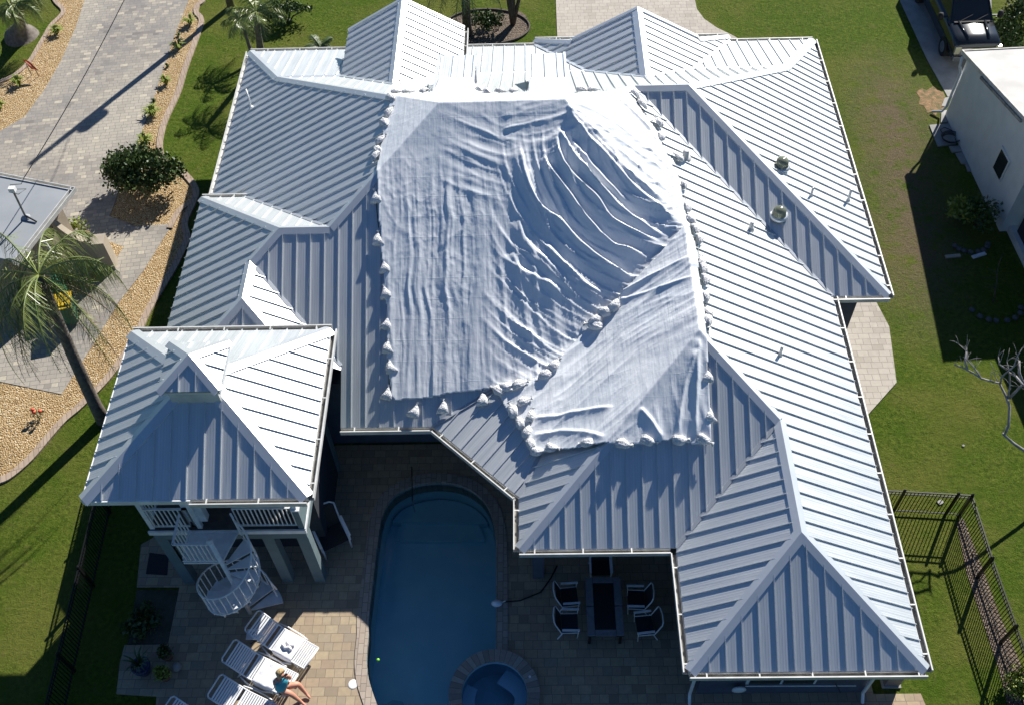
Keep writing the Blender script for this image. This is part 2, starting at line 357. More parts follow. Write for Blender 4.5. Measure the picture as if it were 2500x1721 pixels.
# bare spots, leaf litter
sheet('leaf_litter',PL([(2236,226),(2250,217),(2262,222),(2278,212),(2292,222),(2304,228),(2309,243),(2301,252),(2306,266),(2290,272),(2284,284),(2272,274),(2264,278),(2256,260),(2243,256),(2246,240)]),.012,M('brown_leaves',(.10,.09,.03),.9,0,(.30,.17,.08),5,8,bump=.8,bs=18,bdist=.04))
sheet('fence_mulch',PL([(2335,1275),(2352,1265),(2400,1390),(2440,1500),(2500,1640),(2500,1721),(2460,1721),(2440,1640),(2400,1520),(2360,1400)]),.014,MMUL)
# side path right of the house
sheet('side_path',PL([(2020,700),(2120,705),(2170,800),(2188,935),(2117,1015),(2090,1000),(1990,900)]),.05,MFRT)
ribbon_pts=[(2120,705),(2172,800),(2188,937),(2117,1016)]
# patio
def patio():
    # outline with the pool and spa cut out is made of two halves meeting at the pool
    out=[(439,1434),(411,1573),(305,1575),(294,1615),(285,1694),(383,1700),(375,1790),(2300,1790),(2284,1640),(2250,1500),(1640,1300),(1250,1000),(860,1000),(700,1250),(620,1300),(600,1310),(380,1310),(345,1330),(335,1434)]
    return out
POOLX=[]
def pool_outline(off=0.):
    key=[(929,1740),(912,1695),(900,1655),(896,1620),(897,1590),(901,1550),(901,1513),(908,1450),(914,1400),(922,1331),(934,1262),(960,1216),(1000,1192),(1040,1182),(1083,1180),(1130,1189),(1170,1213),(1196,1249),(1208,1300),(1211,1350),(1211,1450),(1211,1550),(1210,1620),(1205,1740)]
    Q=[Vector((*P(u,v,-.02)[:2],0)) for u,v in key]; out=[]
    for i in range(len(Q)-1):
        p0=Q[max(i-1,0)];p1=Q[i];p2=Q[i+1];p3=Q[min(i+2,len(Q)-1)]
        for k in range(4):
            t=k/4; out.append(.5*((2*p1)+(-p0+p2)*t+(2*p0-5*p1+4*p2-p3)*t*t+(-p0+3*p1-3*p2+p3)*t**3))
    out.append(Q[-1]); res=[]
    for i,q in enumerate(out):
        t=(out[min(i+1,len(out)-1)]-out[max(i-1,0)]).normalized(); n=Vector((-t.y,t.x,0)); res.append(q+n*off)
    return [(p.x,p.y) for p in res]
PI_=pool_outline(0); PO_=pool_outline(.33)
SC=P(1207,1694,.12); SR0=.88; SR1=1.22
Z0=.04
W=[P(439,1434),P(411,1573),P(305,1575),P(294,1615),P(285,1694),P(383,1700),P(375,1800)]
TP=[P(1000,1010),P(700,1250),P(600,1310),P(380,1310),P(345,1330),P(335,1434)]
top=max(PO_,key=lambda p:p[1])
iT=PO_.index(top)
west=[p[:2] for p in W]+[PO_[0]]+PO_[1:iT+1]+[(top[0],17.2),(-6.3,17.2)]+[p[:2] for p in TP[2:]]
east=[(top[0],17.2),]+PO_[iT:]+[(PO_[-1][0],PO_[-1][1]-1.),(10.4,PO_[-1][1]-1.),(10.15,9.2),(8.9,9.2),(8.9,17.2)]
def spacut(poly,r,via):       # lead an outline round the spa instead of through it
    ins=[math.hypot(p[0]-SC[0],p[1]-SC[1])<r for p in poly]
    if not any(ins): return poly
    i0=ins.index(True); i1=len(ins)-1-ins[::-1].index(True)
    a=math.atan2(poly[i0][1]-SC[1],poly[i0][0]-SC[0]); b=math.atan2(poly[i1][1]-SC[1],poly[i1][0]-SC[0])
    if via=='east':
        while b>a: b-=2*math.pi
    else:
        while b<a: b+=2*math.pi
    return poly[:i0]+[(SC[0]+r*math.cos(a+(b-a)*k/20),SC[1]+r*math.sin(a+(b-a)*k/20)) for k in range(21)]+poly[i1+1:]
east=spacut(east,SR0+.12,'east')
def inspa(p,q): return math.hypot((p[0]+q[0])/2-SC[0],(p[1]+q[1])/2-SC[1])<SR0+.10
def fill(name,poly,z,mat,t=.3):
    b=MB(); b.prism(poly,z-t,z); return struct(b.build(name,mat))
fill('patio',west,Z0,MPAT); fill('patio',east,Z0,MPAT)
# coping ring
def coping():
    b=MB(); n=len(PI_); V=[]
    for a,c_ in zip(PI_,PO_): V+=[(a[0],a[1],Z0+.03),(c_[0],c_[1],Z0+.03),(c_[0],c_[1],-.2),(a[0],a[1],-.5)]
    b.add(V,[f for i in range(n-1) if not inspa(PI_[i],PO_[i+1]) for f in ([i*4,i*4+1,i*4+5,i*4+4][::-1],[i*4+1,i*4+2,i*4+6,i*4+5][::-1],[i*4+3,i*4,i*4+4,i*4+7][::-1])]); return b
pool=thing('swimming_pool','deep blue kidney ended swimming pool set in the paver patio','swimming pool',(0,8,0))
kid(coping(),'coping',MPAT2,pool)
# basin
bas=MB(); n=len(PI_); zb=-1.25
bas.add([(p[0],p[1],Z0) for p in PI_]+[(p[0],p[1],zb) for p in PI_],[[i,i+1,n+i+1,n+i] for i in range(n-1) if not inspa(PI_[i],PI_[i+1])]+[[n+i for i in range(n)]])
MBAS=M('pool_plaster',(.55,.78,.80),.7,0,(.49,.73,.76),1.5,bump=.1,bs=3)
kid(bas,'basin',MBAS,pool)
for k_,dz in enumerate((.35,.7)):
    s_=pool_outline(-.25*k_-.05); cy=max(p[1] for p in s_)
    arc=[p for p in s_ if p[1]>cy-.9-.28*k_]
    kid(MB().prism(arc,-1.24,-.95-.14*k_),'step',MBAS,pool)
kid(MB().prism([PI_[0],PI_[1],PI_[2],P(960,1712,-.5)[:2],P(985,1716,-.5)[:2],P(1000,1760,-.5)[:2]],-1.5,-.35),'ledge',M('pale_ledge',(.30,.48,.48),.6),pool)
def water():
    k=NB('pool_water'); n=k.n; n.nodes.remove(k.b); out=[x for x in n.nodes if x.type=='OUTPUT_MATERIAL'][0]
    g=k.node('ShaderNodeBsdfGlossy'); g.inputs['Roughness'].default_value=.03; t=k.node('ShaderNodeBsdfTransparent'); t.inputs['Color'].default_value=(.72,.88,.93,1)
    fr=k.node('ShaderNodeFresnel'); fr.inputs['IOR'].default_value=1.33; mx=k.node('ShaderNodeMixShader')
    q=k.node('ShaderNodeBump'); q.inputs['Strength'].default_value=.25; q.inputs['Distance'].default_value=.05; k.l(k.noise(2.2,3),q.inputs['Height'])
    k.l(q.outputs[0],g.inputs['Normal']); k.l(q.outputs[0],fr.inputs['Normal'])
    k.l(fr.outputs[0],mx.inputs[0]); k.l(t.outputs[0],mx.inputs[1]); k.l(g.outputs[0],mx.inputs[2]); k.l(mx.outputs[0],out.inputs['Surface']); return k.m
MWAT=water()
ws=MB(); pin=spacut(pool_outline(-.002),SR0+.03,'west'); ws.add([(p[0],p[1],-.09) for p in pin],[list(range(len(pin)))[::-1]]); kid(ws,'water_surface',MWAT,pool)
def torus(c,r0,r1,z0,z1,n=48):
    b=MB(); V=[]
    for k in range(n):
        a=2*math.pi*k/n; ca,sa=math.cos(a),math.sin(a)
        V+=[(c[0]+r0*ca,c[1]+r0*sa,z0),(c[0]+r0*ca,c[1]+r0*sa,z1),(c[0]+r1*ca,c[1]+r1*sa,z1),(c[0]+r1*ca,c[1]+r1*sa,z0)]
    b.add(V,[[i*4+j,((i+1)%n)*4+j,((i+1)%n)*4+(j+1)%4,i*4+(j+1)%4][::-1] for i in range(n) for j in range(4)]); return b
def radial_mat():
    k=NB('spa_coping'); sp=k.node('ShaderNodeSeparateXYZ'); k.l(k.tc.outputs['Object'],sp.inputs[0])
    a=k.node('ShaderNodeMath',operation='ARCTAN2'); k.l(sp.outputs[1],a.inputs[0]); k.l(sp.outputs[0],a.inputs[1])
    f=k.math('MULTIPLY',a.outputs[0],44/(2*math.pi)); fl=k.math('FLOOR',f); fr=k.math('FRACT',f)
    wn=k.node('ShaderNodeTexWhiteNoise',noise_dimensions='1D'); k.l(fl,wn.inputs['W'])
    c=k.ramp(wn.outputs[0],[(0,(.24,.20,.17)),(.5,(.34,.28,.23)),(1,(.42,.37,.32))]); c=k.mix(k.rng(k.noise(14,4),.3,.7,0,.4),c,(.2,.17,.14))
    c=k.mix(k.math('LESS_THAN',fr,.08),c,(.13,.11,.09)); k.l(c,k.b.inputs['Base Color']); k.b.inputs['Roughness'].default_value=.85; return k.m
spa=thing('spa_tub','round raised spa tub overlapping the right end of the pool','spa',(SC[0],SC[1],0))
o=torus((0,0),SR0,SR1,-1.,.20).build('coping',radial_mat(),spa)
tb=MB(); tb.lathe([(SR0-.002,.12),(SR0-.002,-.85)],(0,0,0),48,False); tb.lathe([(SR0,-.85),(.01,-.85)],(0,0,0),48,False); tb.build('basin',M('spa_plaster',(.40,.60,.66),.6,0,(.36,.55,.62),2),spa)
bn=MB(); bn.add([(SR0*math.cos(R(a)),SR0*math.sin(R(a)),-.35) for a in range(-60,71,10)]+[(.42*math.cos(R(a))+.12*math.cos(R(a*3)),.5*math.sin(R(a)),-.35) for a in range(70,-61,-10)],[list(range(28))]); 
bn.build('bench',M('spa_bench',(.68,.80,.86),.6),spa)
bn=MB(); bn.add([(SR0*math.cos(R(a)),SR0*math.sin(R(a)),-.35) for a in range(150,251,10)]+[(.55*math.cos(R(a)),.6*math.sin(R(a)),-.35) for a in range(250,149,-10)],[list(range(22))]); bn.build('bench',M('spa_bench2',(.58,.72,.80),.6),spa)
tw=MB(); tw.lathe([(SR0-.003,.0),(.005,.0)],(0,0,0),48,False); tw.build('water_surface',MWAT,spa)
for a in (25,205): MB().lathe([(.035,.2),(.03,.212),(.001,.214)],(1.05*math.cos(R(a)),1.05*math.sin(R(a)),0),10).build('jet_cap',MWHITE,spa)
# ------------------------------------------------------------------ HOUSE ROOF
p_=.582
XW,YN,XwW,YwN,XE,YSE,XE2,YS,Xi1,Ym,Xi0,Yp,Xd,Yd=-10.84,33.26,-10.80,24.23,10.94,20.31,9.22,8.657,3.615,11.91,-.436,15.743,-2.857,13.451
zc,Yc,z1,z3,zw,hw,Y6s=.997,30.27,4.751,3.436,.877,2.663,18.49
A_=(XW,YN,0); Cw=(XW+zc/p_,Yc,zc); Ce=(XE-zc/p_,Yc,zc); NE=(XE,YN,0)
Y1=Yp+z1/p_; R1W=(XW+z1/p_,Y1,z1); R1E=(XE2-z1/p_,Y1,z1)
Y5=(YwN+Yp+zw/p_)/2; z5=p_*(Y5-Yp); R5W=(XwW+(z5-zw)/p_,Y5,z5); R5E=(XW+z5/p_,Y5,z5); WV=(XW+zw/p_,YwN,zw)
z6=zw+p_*hw; R6N=(XwW+hw,Yp+z6/p_,z6); R6S=(XwW+hw,Y6s,z6); Y6e=Y6s-hw; X6e=XwW+2*hw
V6=(X6e,Yp+zw/p_,zw); cY=17.12; hW=(R6S[0]-(R6S[1]-cY),cY,z6-p_*(R6S[1]-cY)); hE=(R6S[0]+(R6S[1]-cY),cY,z6-p_*(R6S[1]-cY))
Xr2=(XE2+Xi0)/2; z2=p_*(XE2-Xr2); R2S=(Xr2,Ym+(Xr2-Xi0),z2); R2N=(Xr2,Yp+z2/p_,z2)
Xr4=(XE2+Xi1)/2; z4=p_*(XE2-Xr4); R4S=(Xr4,YS+(XE2-Xr4),z4); R4N=(Xr4,R2S[1]-(Xr4-Xr2),z4)
R3W=(XE2-z3/p_,YSE+z3/p_,z3); R3E=(XE-z3/p_,YSE+z3/p_,z3)
TR=(2.06,18.239,1.4527); D1=(Xd,Yp,0); D2=(Xi0,Yd,0)
G1x,G1w,G1n=-4.62,2.2,33.02; G1z=2.28; g1e=G1z-p_*G1w
pu=(z1-zc)/(Yc-Y1)
G1S=(G1x,Yc-(G1z-zc)/pu,G1z)
G2x,G2z,G2w=3.99,2.04,3.74; p2=G2z/G2w; G2S=(G2x,Yc-(G2z-zc)/pu,G2z); G2n=33.62; G2g=32.42; g2w=2.35; g2z=G2z-p2*g2w
DR0,DR1=(25.7,3.78),(28.36,3.2)
planes=[
 ('west',[A_,Cw,R1W,R5E,WV,(XW,YwN,0)],(-1,0),'main'),
 ('wingN',[(XwW,YwN,zw),R5W,R5E,WV],(0,1),'main'),
 ('wingW',[(XwW,YwN,zw),(XwW,cY,zw),hW,R6S,R6N,R5W],(-1,0),'main'),
 ('wingS',[hW,hE,R6S],(0,-1),'main'),
 ('wingE',[hE,(X6e,cY,zw),V6,R6N,R6S],(1,0),'main'),
 ('south',[R5W,R6N,V6,(X6e,Yp,0),D1,TR,R2N,R1E,R1W,R5E],(0,-1),'main'),
 ('diag',[D1,D2,TR],(-.6875,-.7262),'main'),
 ('mw',[D2,(Xi0,Ym,0),R2S,R2N,TR],(-1,0),'main'),
 ('ms',[(Xi0,Ym,0),(Xi1,Ym,0),R4N,R2S],(0,-1),'main'),
 ('ww',[(Xi1,Ym,0),(Xi1,YS,0),R4S,R4N],(-1,0),'main'),
 ('ws',[(Xi1,YS,0),(XE2,YS,0),R4S],(0,-1),'main'),
 ('east',[(XE2,YS,0),(XE2,YSE,0),R3W,R1E,R2N,R2S,R4N,R4S],(1,0),'main'),
 ('nes',[(XE2,YSE,0),(XE,YSE,0),R3E,R3W],(0,-1),'main'),
 ('nee',[(XE,YSE,0),NE,Ce,R3E],(1,0),'main'),
 ('nu',[Cw,R1W,R1E,R3W,R3E,Ce],(0,1),'main'),
 ('nl',[A_,NE,Ce,Cw],(0,1),'main'),
 ('g1w',[(G1x-G1w,G1n,g1e),(G1x,G1n,G1z),G1S,(G1x-G1w,Yc,g1e)],(-1,0),'g1'),
 ('g1e',[(G1x+G1w,G1n,g1e),(G1x+G1w,Yc,g1e),G1S,(G1x,G1n,G1z)],(1,0),'g1'),
 ('g2w',[(G2x-G2w,G2n,0),(G2x-g2w,G2g,g2z),(G2x,G2g,G2z),G2S,(G2x-G2w+zc/p2,Yc,zc),(G2x-G2w,YN,0)],(-1,0),'g2'),
 ('g2e',[(G2x+G2w,G2n,0),(G2x+G2w,YN,0),(G2x+G2w-zc/p2,Yc,zc),G2S,(G2x,G2g,G2z),(G2x+g2w,G2g,g2z)],(1,0),'g2'),
 ('g2s',[(G2x-G2w,G2n,0),(G2x+G2w,G2n,0),(G2x+g2w,G2g,g2z),(G2x-g2w,G2g,g2z)],(0,1),'g2'),
]
phase={'south':.10,'ms':-.05,'ws':.02,'west':.1,'east':.05,'nu':.12,'nl':.12,'nes':.1}
TZ=2.8
def up(p): return (p[0],p[1],p[2]+EV)
def fitplane(pts):
    n=np.zeros(3)
    for i in range(len(pts)):
        a,b=np.array(pts[i]),np.array(pts[(i+1)%len(pts)]); n+=np.array([(a[1]-b[1])*(a[2]+b[2]),(a[2]-b[2])*(a[0]+b[0]),(a[0]-b[0])*(a[1]+b[1])])
    n/=np.linalg.norm(n); 
    if n[2]<0: n=-n
    c=np.mean(np.array(pts),0); return n,float(n@c)
def roofplane(mb,pts,dn,ph=0.,rib=True,endgap=.13):
    pts=[up(p) for p in pts]; n,d=fitplane(pts)
    dn=np.array([dn[0],dn[1]]); dn=dn/np.linalg.norm(dn); ac=np.array([-dn[1],dn[0]])
    zf=lambda x,y:(d-n[0]*x-n[1]*y)/n[2]
    if (lambda q:sum(q[i][0]*q[(i+1)%len(q)][1]-q[(i+1)%len(q)][0]*q[i][1] for i in range(len(q))))(pts)<0: pts=pts[::-1]
    sl=1/n[2]
    def UV(p): return (float(ac@np.array(p[:2]))-ph,-float(dn@np.array(p[:2]))*sl)
    m=len(pts); t=.03
    mb.add(pts+[(p[0],p[1],p[2]-t) for p in pts],[list(range(m)),[m+i for i in range(m)][::-1]]+[[(i+1)%m,i,m+i,m+(i+1)%m] for i in range(m)],
           [[UV(p) for p in pts],[UV(p) for p in pts[::-1]]]+[[UV(pts[i])]*4 for i in range(m)])
    if not rib: return
    A=[(float(ac@np.array(p[:2])),float(dn@np.array(p[:2]))) for p in pts]
    lo=min(a[0] for a in A); hi=max(a[0] for a in A); k0=math.ceil((lo-ph)/.406)
    up3=np.array(n)
    for k in range(k0,int((hi-ph)/.406)+1):
        s=ph+k*.406; xs=[]
        for i in range(m):
            a,b=A[i],A[(i+1)%m]
            if (a[0]>s)!=(b[0]>s): xs.append(a[1]+(b[1]-a[1])*(s-a[0])/(b[0]-a[0]))
        xs.sort()
        for j in range(0,len(xs)-1,2):
            y0,y1=xs[j],xs[j+1]        # y1 = further down the slope
            y0+=endgap; 
            if y1-y0<.1: continue
            q0=ac*s+dn*y0; q1=ac*s+dn*y1
            a3=np.array([q0[0],q0[1],zf(*q0)])+up3*.022; b3=np.array([q1[0],q1[1],zf(*q1)])+up3*.022
            o=len(mb.v); mb.beam(a3,b3,.022,.046,up=tuple(up3))
def capline(mb,a,b,wd=.17,h=.035,ext=0.):
    mb.beam((a[0],a[1],a[2]),(b[0],b[1],b[2]),wd,h)
def cap2(mb,a,b,wd,n1,n2,lift=.05):
    # folded ridge / hip cap: one strip lying on each of the two planes
    a=np.array(up(a));b=np.array(up(b)); d=b-a; d/=np.linalg.norm(d)
    for n in (n1,n2):
        n=np.array(n); s=np.cross(d,n); s/=np.linalg.norm(s)
        if s[2]>0: s=-s
        u=np.array([0,0,lift]); t=n*lift*.8
        V=[a+u,b+u,b+s*wd+t,a+s*wd+t]; V2=[v-n*.05 for v in V]
        mb.add([tuple(x) for x in V+V2],[(0,1,2,3),(7,6,5,4),(0,4,5,1),(1,5,6,2),(2,6,7,3),(3,7,4,0)])
house=thing0('house','large single storey house with ribbed silver metal hip roof partly under white tarps','house',(0,20,0))
NRM={}
for nm,pts,dn,g in planes: NRM[nm]=fitplane(pts)[0]
bodies={'main':MB(),'g1':MB(),'g2':MB()}
for nm,pts,dn,g in planes: roofplane(bodies[g],pts,dn,phase.get(nm,0.))
roof=kid(bodies['main'],'roof',MR,house)
g1=kid(bodies['g1'],'gable_roof',MR,house); g2=kid(bodies['g2'],'gable_roof',MR,house)
caps=[(A_,Cw,'west','nl'),(Cw,R1W,'west','nu'),(R1W,R5E,'west','south'),(R5W,R5E,'wingN','south'),((XwW,YwN,zw),R5W,'wingN','wingW'),(R5W,R6N,'wingW','south'),(R6N,R6S,'wingW','wingE'),
 (hW,R6S,'wingW','wingS'),(hE,R6S,'wingE','wingS'),(R1W,R1E,'south','nu'),(R1E,R2N,'south','east'),(R2N,R2S,'mw','east'),((Xi0,Ym,0),R2S,'mw','ms'),(R2S,R4N,'ms','east'),
 (R4N,R4S,'ww','east'),((Xi1,YS,0),R4S,'ww','ws'),((XE2,YS,0),R4S,'ws','east'),(R1E,R3W,'nu','east'),(R3W,R3E,'nu','nes'),((XE,YSE,0),R3E,'nes','nee'),(R3E,Ce,'nee','nu'),(Ce,NE,'nee','nl')]
for a,b,n1,n2 in caps:
    m=MB(); cap2(m,a,b,.17,NRM[n1],NRM[n2]); sub(m,'ridge_cap',MCAP,roof)
m=MB(); cap2(m,G1S,(G1x,G1n+.03,G1z),.17,NRM['g1w'],NRM['g1e']); sub(m,'ridge_cap',MCAP,g1)
m=MB(); cap2(m,G2S,(G2x,G2g+.08,G2z),.2,NRM['g2w'],NRM['g2e']); sub(m,'ridge_cap',MCAP,g2)
for sx,nn in ((-1,'g2w'),(1,'g2e')):
    m=MB(); cap2(m,(G2x+sx*G2w,G2n,0),(G2x+sx*g2w,G2g,g2z),.16,NRM[nn],NRM['g2s']); sub(m,'ridge_cap',MCAP,g2)
    m=MB(); m.beam(up((G2x+sx*g2w,G2g+.06,g2z+.03)),up((G2x,G2g+.06,G2z+.03)),.14,.07); sub(m,'verge_trim',MCAP,g2)
    m=MB(); m.beam(up((G1x+sx*G1w,G1n+.03,g1e+.02)),up((G1x,G1n+.03,G1z+.02)),.12,.07); sub(m,'verge_trim',MCAP,g1)
# gable end walls
m=MB(); m.prism([(0,0)],0,0) if False else None
def gablewall(x,y,w_,zb,zt,ztop):
    b=MB(); V=[(x-w_,y,zb),(x+w_,y,zb),(x+w_,y,zt),(x,y,ztop),(x-w_,y,zt)]; V=[up(v) for v in V]; b.add(V+[(v[0],v[1]-.1,v[2]) for v in V],[[4,3,2,1,0],[5,6,7,8,9]]+[[i,(i+1)%5,5+(i+1)%5,5+i] for i in range(5)]); return b
kid(gablewall(G2x,G2g-.05,g2w,g2z-.3,g2z-.03,G2z-.03),'gable_wall',MWALL,house)
kid(gablewall(G1x,G1n-.4,G1w-.15,-3.2,g1e-.1,G1z-.12),'gable_wall',MWALL,house)
for sx in (-1,1):
    m=MB(); m.box((G1x+sx*(G1w-.2),(Yc+G1n-.4)/2,EV+.1),(.12,G1n-.4-Yc,2*(g1e-.1))); kid(m,'side_wall',MWALL,house)
# crease flashing, valley flashings
m=MB(); m.beam(up((Cw[0]+.1,Yc,zc+.018)),up((Ce[0]-.1,Yc,zc+.018)),.14,.012); sub(m,'crease_flashing',MCAP,roof)
MVAL=M('valley_flashing',(.42,.45,.49),.45,.4)
for a,b in ((R5E,WV),(R6N,V6),(D1,TR),(D2,TR),((Xi1,Ym,0),R4N),((XE2,YSE,0),R3W),(TR,R2N)):
    m=MB(); m.beam(up((a[0],a[1],a[2]+.03)),up((b[0],b[1],b[2]+.03)),.10,.02); sub(m,'valley_flashing',MVAL,roof)
for pr,par in (([(G1x-G1w,Yc,g1e),G1S,(G1x+G1w,Yc,g1e)],g1),([(G2x-G2w,YN,0),(G2x-G2w+zc/p2,Yc,zc),G2S,(G2x+G2w-zc/p2,Yc,zc),(G2x+G2w,YN,0)],g2)):
    m=MB()
    for a,b in zip(pr,pr[1:]): m.beam(up((a[0],a[1],a[2]+.035)),up((b[0],b[1],b[2]+.035)),.12,.03)
    sub(m,'valley_flashing',MCAP,par)
# shed dormers over the ridge
for x0,x1 in ((-3.02,-1.74),(-.02,1.22)):
    pts=[(x0,DR0[0],DR0[1]),(x1,DR0[0],DR0[1]),(x1,DR1[0],DR1[1]),(x0,DR1[0],DR1[1])]
    m=MB(); roofplane(m,pts,(0,1),x0+.13 if False else -x0-.13,True,.02)
    for xx in (x0+.04,x1-.04): m.beam(up((xx,DR0[0],DR0[1]+.02)),up((xx,DR1[0],DR1[1]+.02)),.08,.06)
    rb=kid(m,'dormer_roof',MR,house)
    m=MB()
    for xx in (x0+.06,x1-.06): 
        zr=lambda y: zc+pu*(Yc-y)
        V=[(xx,DR0[0],zr(DR0[0])-.02),(xx,DR1[0]-.05,zr(DR1[0])-.05),(xx,DR1[0]-.05,DR1[1]-.04),(xx,DR0[0],DR0[1]-.04)]
        m.add([up((v[0]-.02,v[1],v[2])) for v in V]+[up((v[0]+.02,v[1],v[2])) for v in V],[[3,2,1,0],[4,5,6,7],[0,1,5,4],[1,2,6,5],[2,3,7,6],[3,0,4,7]])
    m.box(up(((x0+x1)/2,DR1[0]-.07,(zr(DR1[0])+DR1[1])/2-.03)),(x1-x0-.1,.04,DR1[1]-zr(DR1[0])-.05))
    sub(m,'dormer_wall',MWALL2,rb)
# gutters
def gutter(par,pts,z,step=1.25,dirt=True,name='gutter',out=.15):
    # pts along the eave, house on the left hand side
    for i in range(len(pts)-1):
        a=np.array(pts[i],float);b=np.array(pts[i+1],float); d=b-a;L=np.linalg.norm(d);d/=L; n=np.array([d[1],-d[0]])
        m=MB(); a3=lambda t,o,zz:(a[0]+d[0]*t+n[0]*o,a[1]+d[1]*t+n[1]*o,z+EV+zz)
        e0=.0 if i==0 else .0; ex_=out
        m.beam(a3(-.0,out,-.06),a3(L+0.,out,-.06),.018,.14)
        m.beam(a3(0,out-.012,.012),a3(L,out-.012,.012),.032,.014)
        m.beam(a3(0,.005,-.10),a3(L,.005,-.10),.02,.16)
        m.beam(a3(0,out/2,-.125),a3(L,out/2,-.125),out-.02,.012)
        t=.4
        while t<L-.1:
            m.beam(a3(t,.0,.004),a3(t,out,.004),.035,.02,up=(0,0,1)); t+=step
        g=kid(m,name,MGUT,par)
        if dirt:
            k=MB(); k.beam(a3(.02,out/2,-.112),a3(L-.02,out/2,-.112),out-.04,.010); sub(k,'grime',MDIRT,g)
gutter(house,[(XE2,YSE),(XE2,YS)][::-1] and [(XE2,YS),(XE2,YSE)],0)
gutter(house,[(XE2,YSE),(XE,YSE)],0); gutter(house,[(XE,YSE),(XE,YN)],0); gutter(house,[(XE,YN),(G2x+G2w,YN)],0)
gutter(house,[(G2x+G2w,G2n),(G2x-G2w,G2n)],0); gutter(house,[(G2x-G2w,YN),(XW,YN)],0)
gutter(house,[(XW,YN),(XW,YwN)],0,dirt=False); gutter(house,[(XwW,YwN),(WV[0],YwN)][::-1],zw)
gutter(house,[(Xi1,YS),(XE2,YS)],0); gutter(house,[(Xi1,Ym-.15),(Xi1,YS)],0); gutter(house,[(Xi0,Ym),(Xi1-.15,Ym)],0); gutter(house,[(Xi0,Yd),(Xi0,Ym)],0)
gutter(house,[(Xd,Yp),(Xi0,Yd)],0); gutter(house,[(X6e,Yp),(Xd,Yp)],0)
gutter(house,[(G1x+G1w,Yc),(G1x+G1w,G1n)],g1e)
# walls
foot=[(-10.24,32.66),(10.34,32.66),(10.34,20.91),(8.62,20.91),(8.62,9.26),(4.22,9.26),(4.22,14.4),(.4,14.4),(.4,15.3),(-2.0,17.3),(-10.1,17.3)]
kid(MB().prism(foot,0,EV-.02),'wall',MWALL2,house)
wl=MB(); wl.prism([(-10.2,23.6),(-5.9,23.6),(-5.9,17.15),(-10.2,17.15)],EV-.01,EV+zw-.06); kid(wl,'wall',MWALL,house)
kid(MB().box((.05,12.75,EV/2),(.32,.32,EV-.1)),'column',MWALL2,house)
for x,y,sx_,sy_ in ((6.3,9.24,1.8,.06),(-4.2,17.28,2.4,.06),(2.2,14.38,2.6,.06)):
    w_=MB(); w_.box((x,y,1.55),(sx_,sy_,1.5)); fr=kid(w_,'window',MWHITE,house)
    g_=MB(); g_.box((x-sx_*.24,y-.04,1.55),(sx_*.44,.03,1.38)); g_.box((x+sx_*.24,y-.04,1.55),(sx_*.44,.03,1.38)); sub(g_,'pane',MDARK,fr)
for y in (11.,14.,18.):
    w_=MB(); w_.box((8.64,y,1.7),(.06,1.2,1.2)); fr=kid(w_,'window',MWHITE,house); g_=MB(); g_.box((8.68,y,1.7),(.03,1.08,1.08)); sub(g_,'pane',MDARK,fr)
for (x,y) in ((4.0,9.2),(8.55,9.2)):
    d_=MB(); d_.tube([(x+.2,y-.45,EV-.12),(x+.15,y-.3,EV-.5),(x,y-.06,EV-.9),(x,y-.06,.3),(x,y-.25,.08)],.045,6); kid(d_,'downspout',MWHITE,house)
def roofz(x,y):
    best=None
    for nm,pts,dn,g in planes:
        if inpoly(x,y,pts):
            n,d=PLN[nm]; z=(d-n[0]*x-n[1]*y)/n[2]
            if best is None or z>best[0]: best=(z,nm)
    return best
PLN={nm:fitplane(pts) for nm,pts,dn,g in planes}
def RP(u,v,off=0.):          # where the sight line meets the roof planes
    d=ray(u,v); best=None
    for nm,pts,dn,g in planes:
        n,dd=PLN[nm]; dd2=dd+n[2]*EV+off; t=(dd2-n@CP)/(n@d)
        if t<=0: continue
        q=CP+d*t
        if inpoly(q[0],q[1],pts) and (best is None or t<best[0]): best=(t,q,nm)
    return (tuple(float(x) for x in best[1]),best[2]) if best else None
# roof vents and pipes
def pipe(u,v,r,h,mat=MGUT,name='vent_pipe',lean=None):
    q,nm=RP(u,v); m=MB(); m.lathe([(r*1.9,.0),(r*1.8,.05),(r*1.1,.09),(r,.1),(r,h),(r*.6,h+.01)],(q[0],q[1],q[2]-.02),12); return kid(m,name,mat,house,True)
for u,v,r,h in ((1980,478,.035,.35),(2070,490,.04,.5),(1833,560,.06,.32),(1904,866,.04,.36),(1673,388,.10,.35)): pipe(u,v,r,h)
MDOME=M('skylight_acrylic',(.22,.24,.17),.12,.1,(.16,.18,.13),2)
for u,v in ((1907,408),(1901,528)):
    q,nm=RP(u,v); m=MB(); r=.20; m.lathe([(r*1.25,-.02),(r*1.25,.03),(r*1.05,.10),(r*1.02,.16),(r,.20)]+[(r*math.cos(R(a)),.20+r*.75*math.sin(R(a))) for a in range(10,91,10)],(q[0],q[1],q[2]+.02),24); kid(m,'roof_dome',MDOME,house,True)
    m=MB(); m.lathe([(r*1.38,-.04),(r*1.42,.05),(r*1.1,.07)],(q[0],q[1],q[2]+.02),24,False); kid(m,'dome_flange',MCAP,house,True)
q,nm=RP(614,263); m=MB(); m.tube([(q[0]-.02,q[1],q[2]),(q[0],q[1],q[2]+.35),(q[0]-.1,q[1]+.25,q[2]+.62)],.03,8); m.lathe([(.1,0),(.06,.06)],(q[0],q[1],q[2]),10); kid(m,'vent_pipe',MWHITE,house,True)
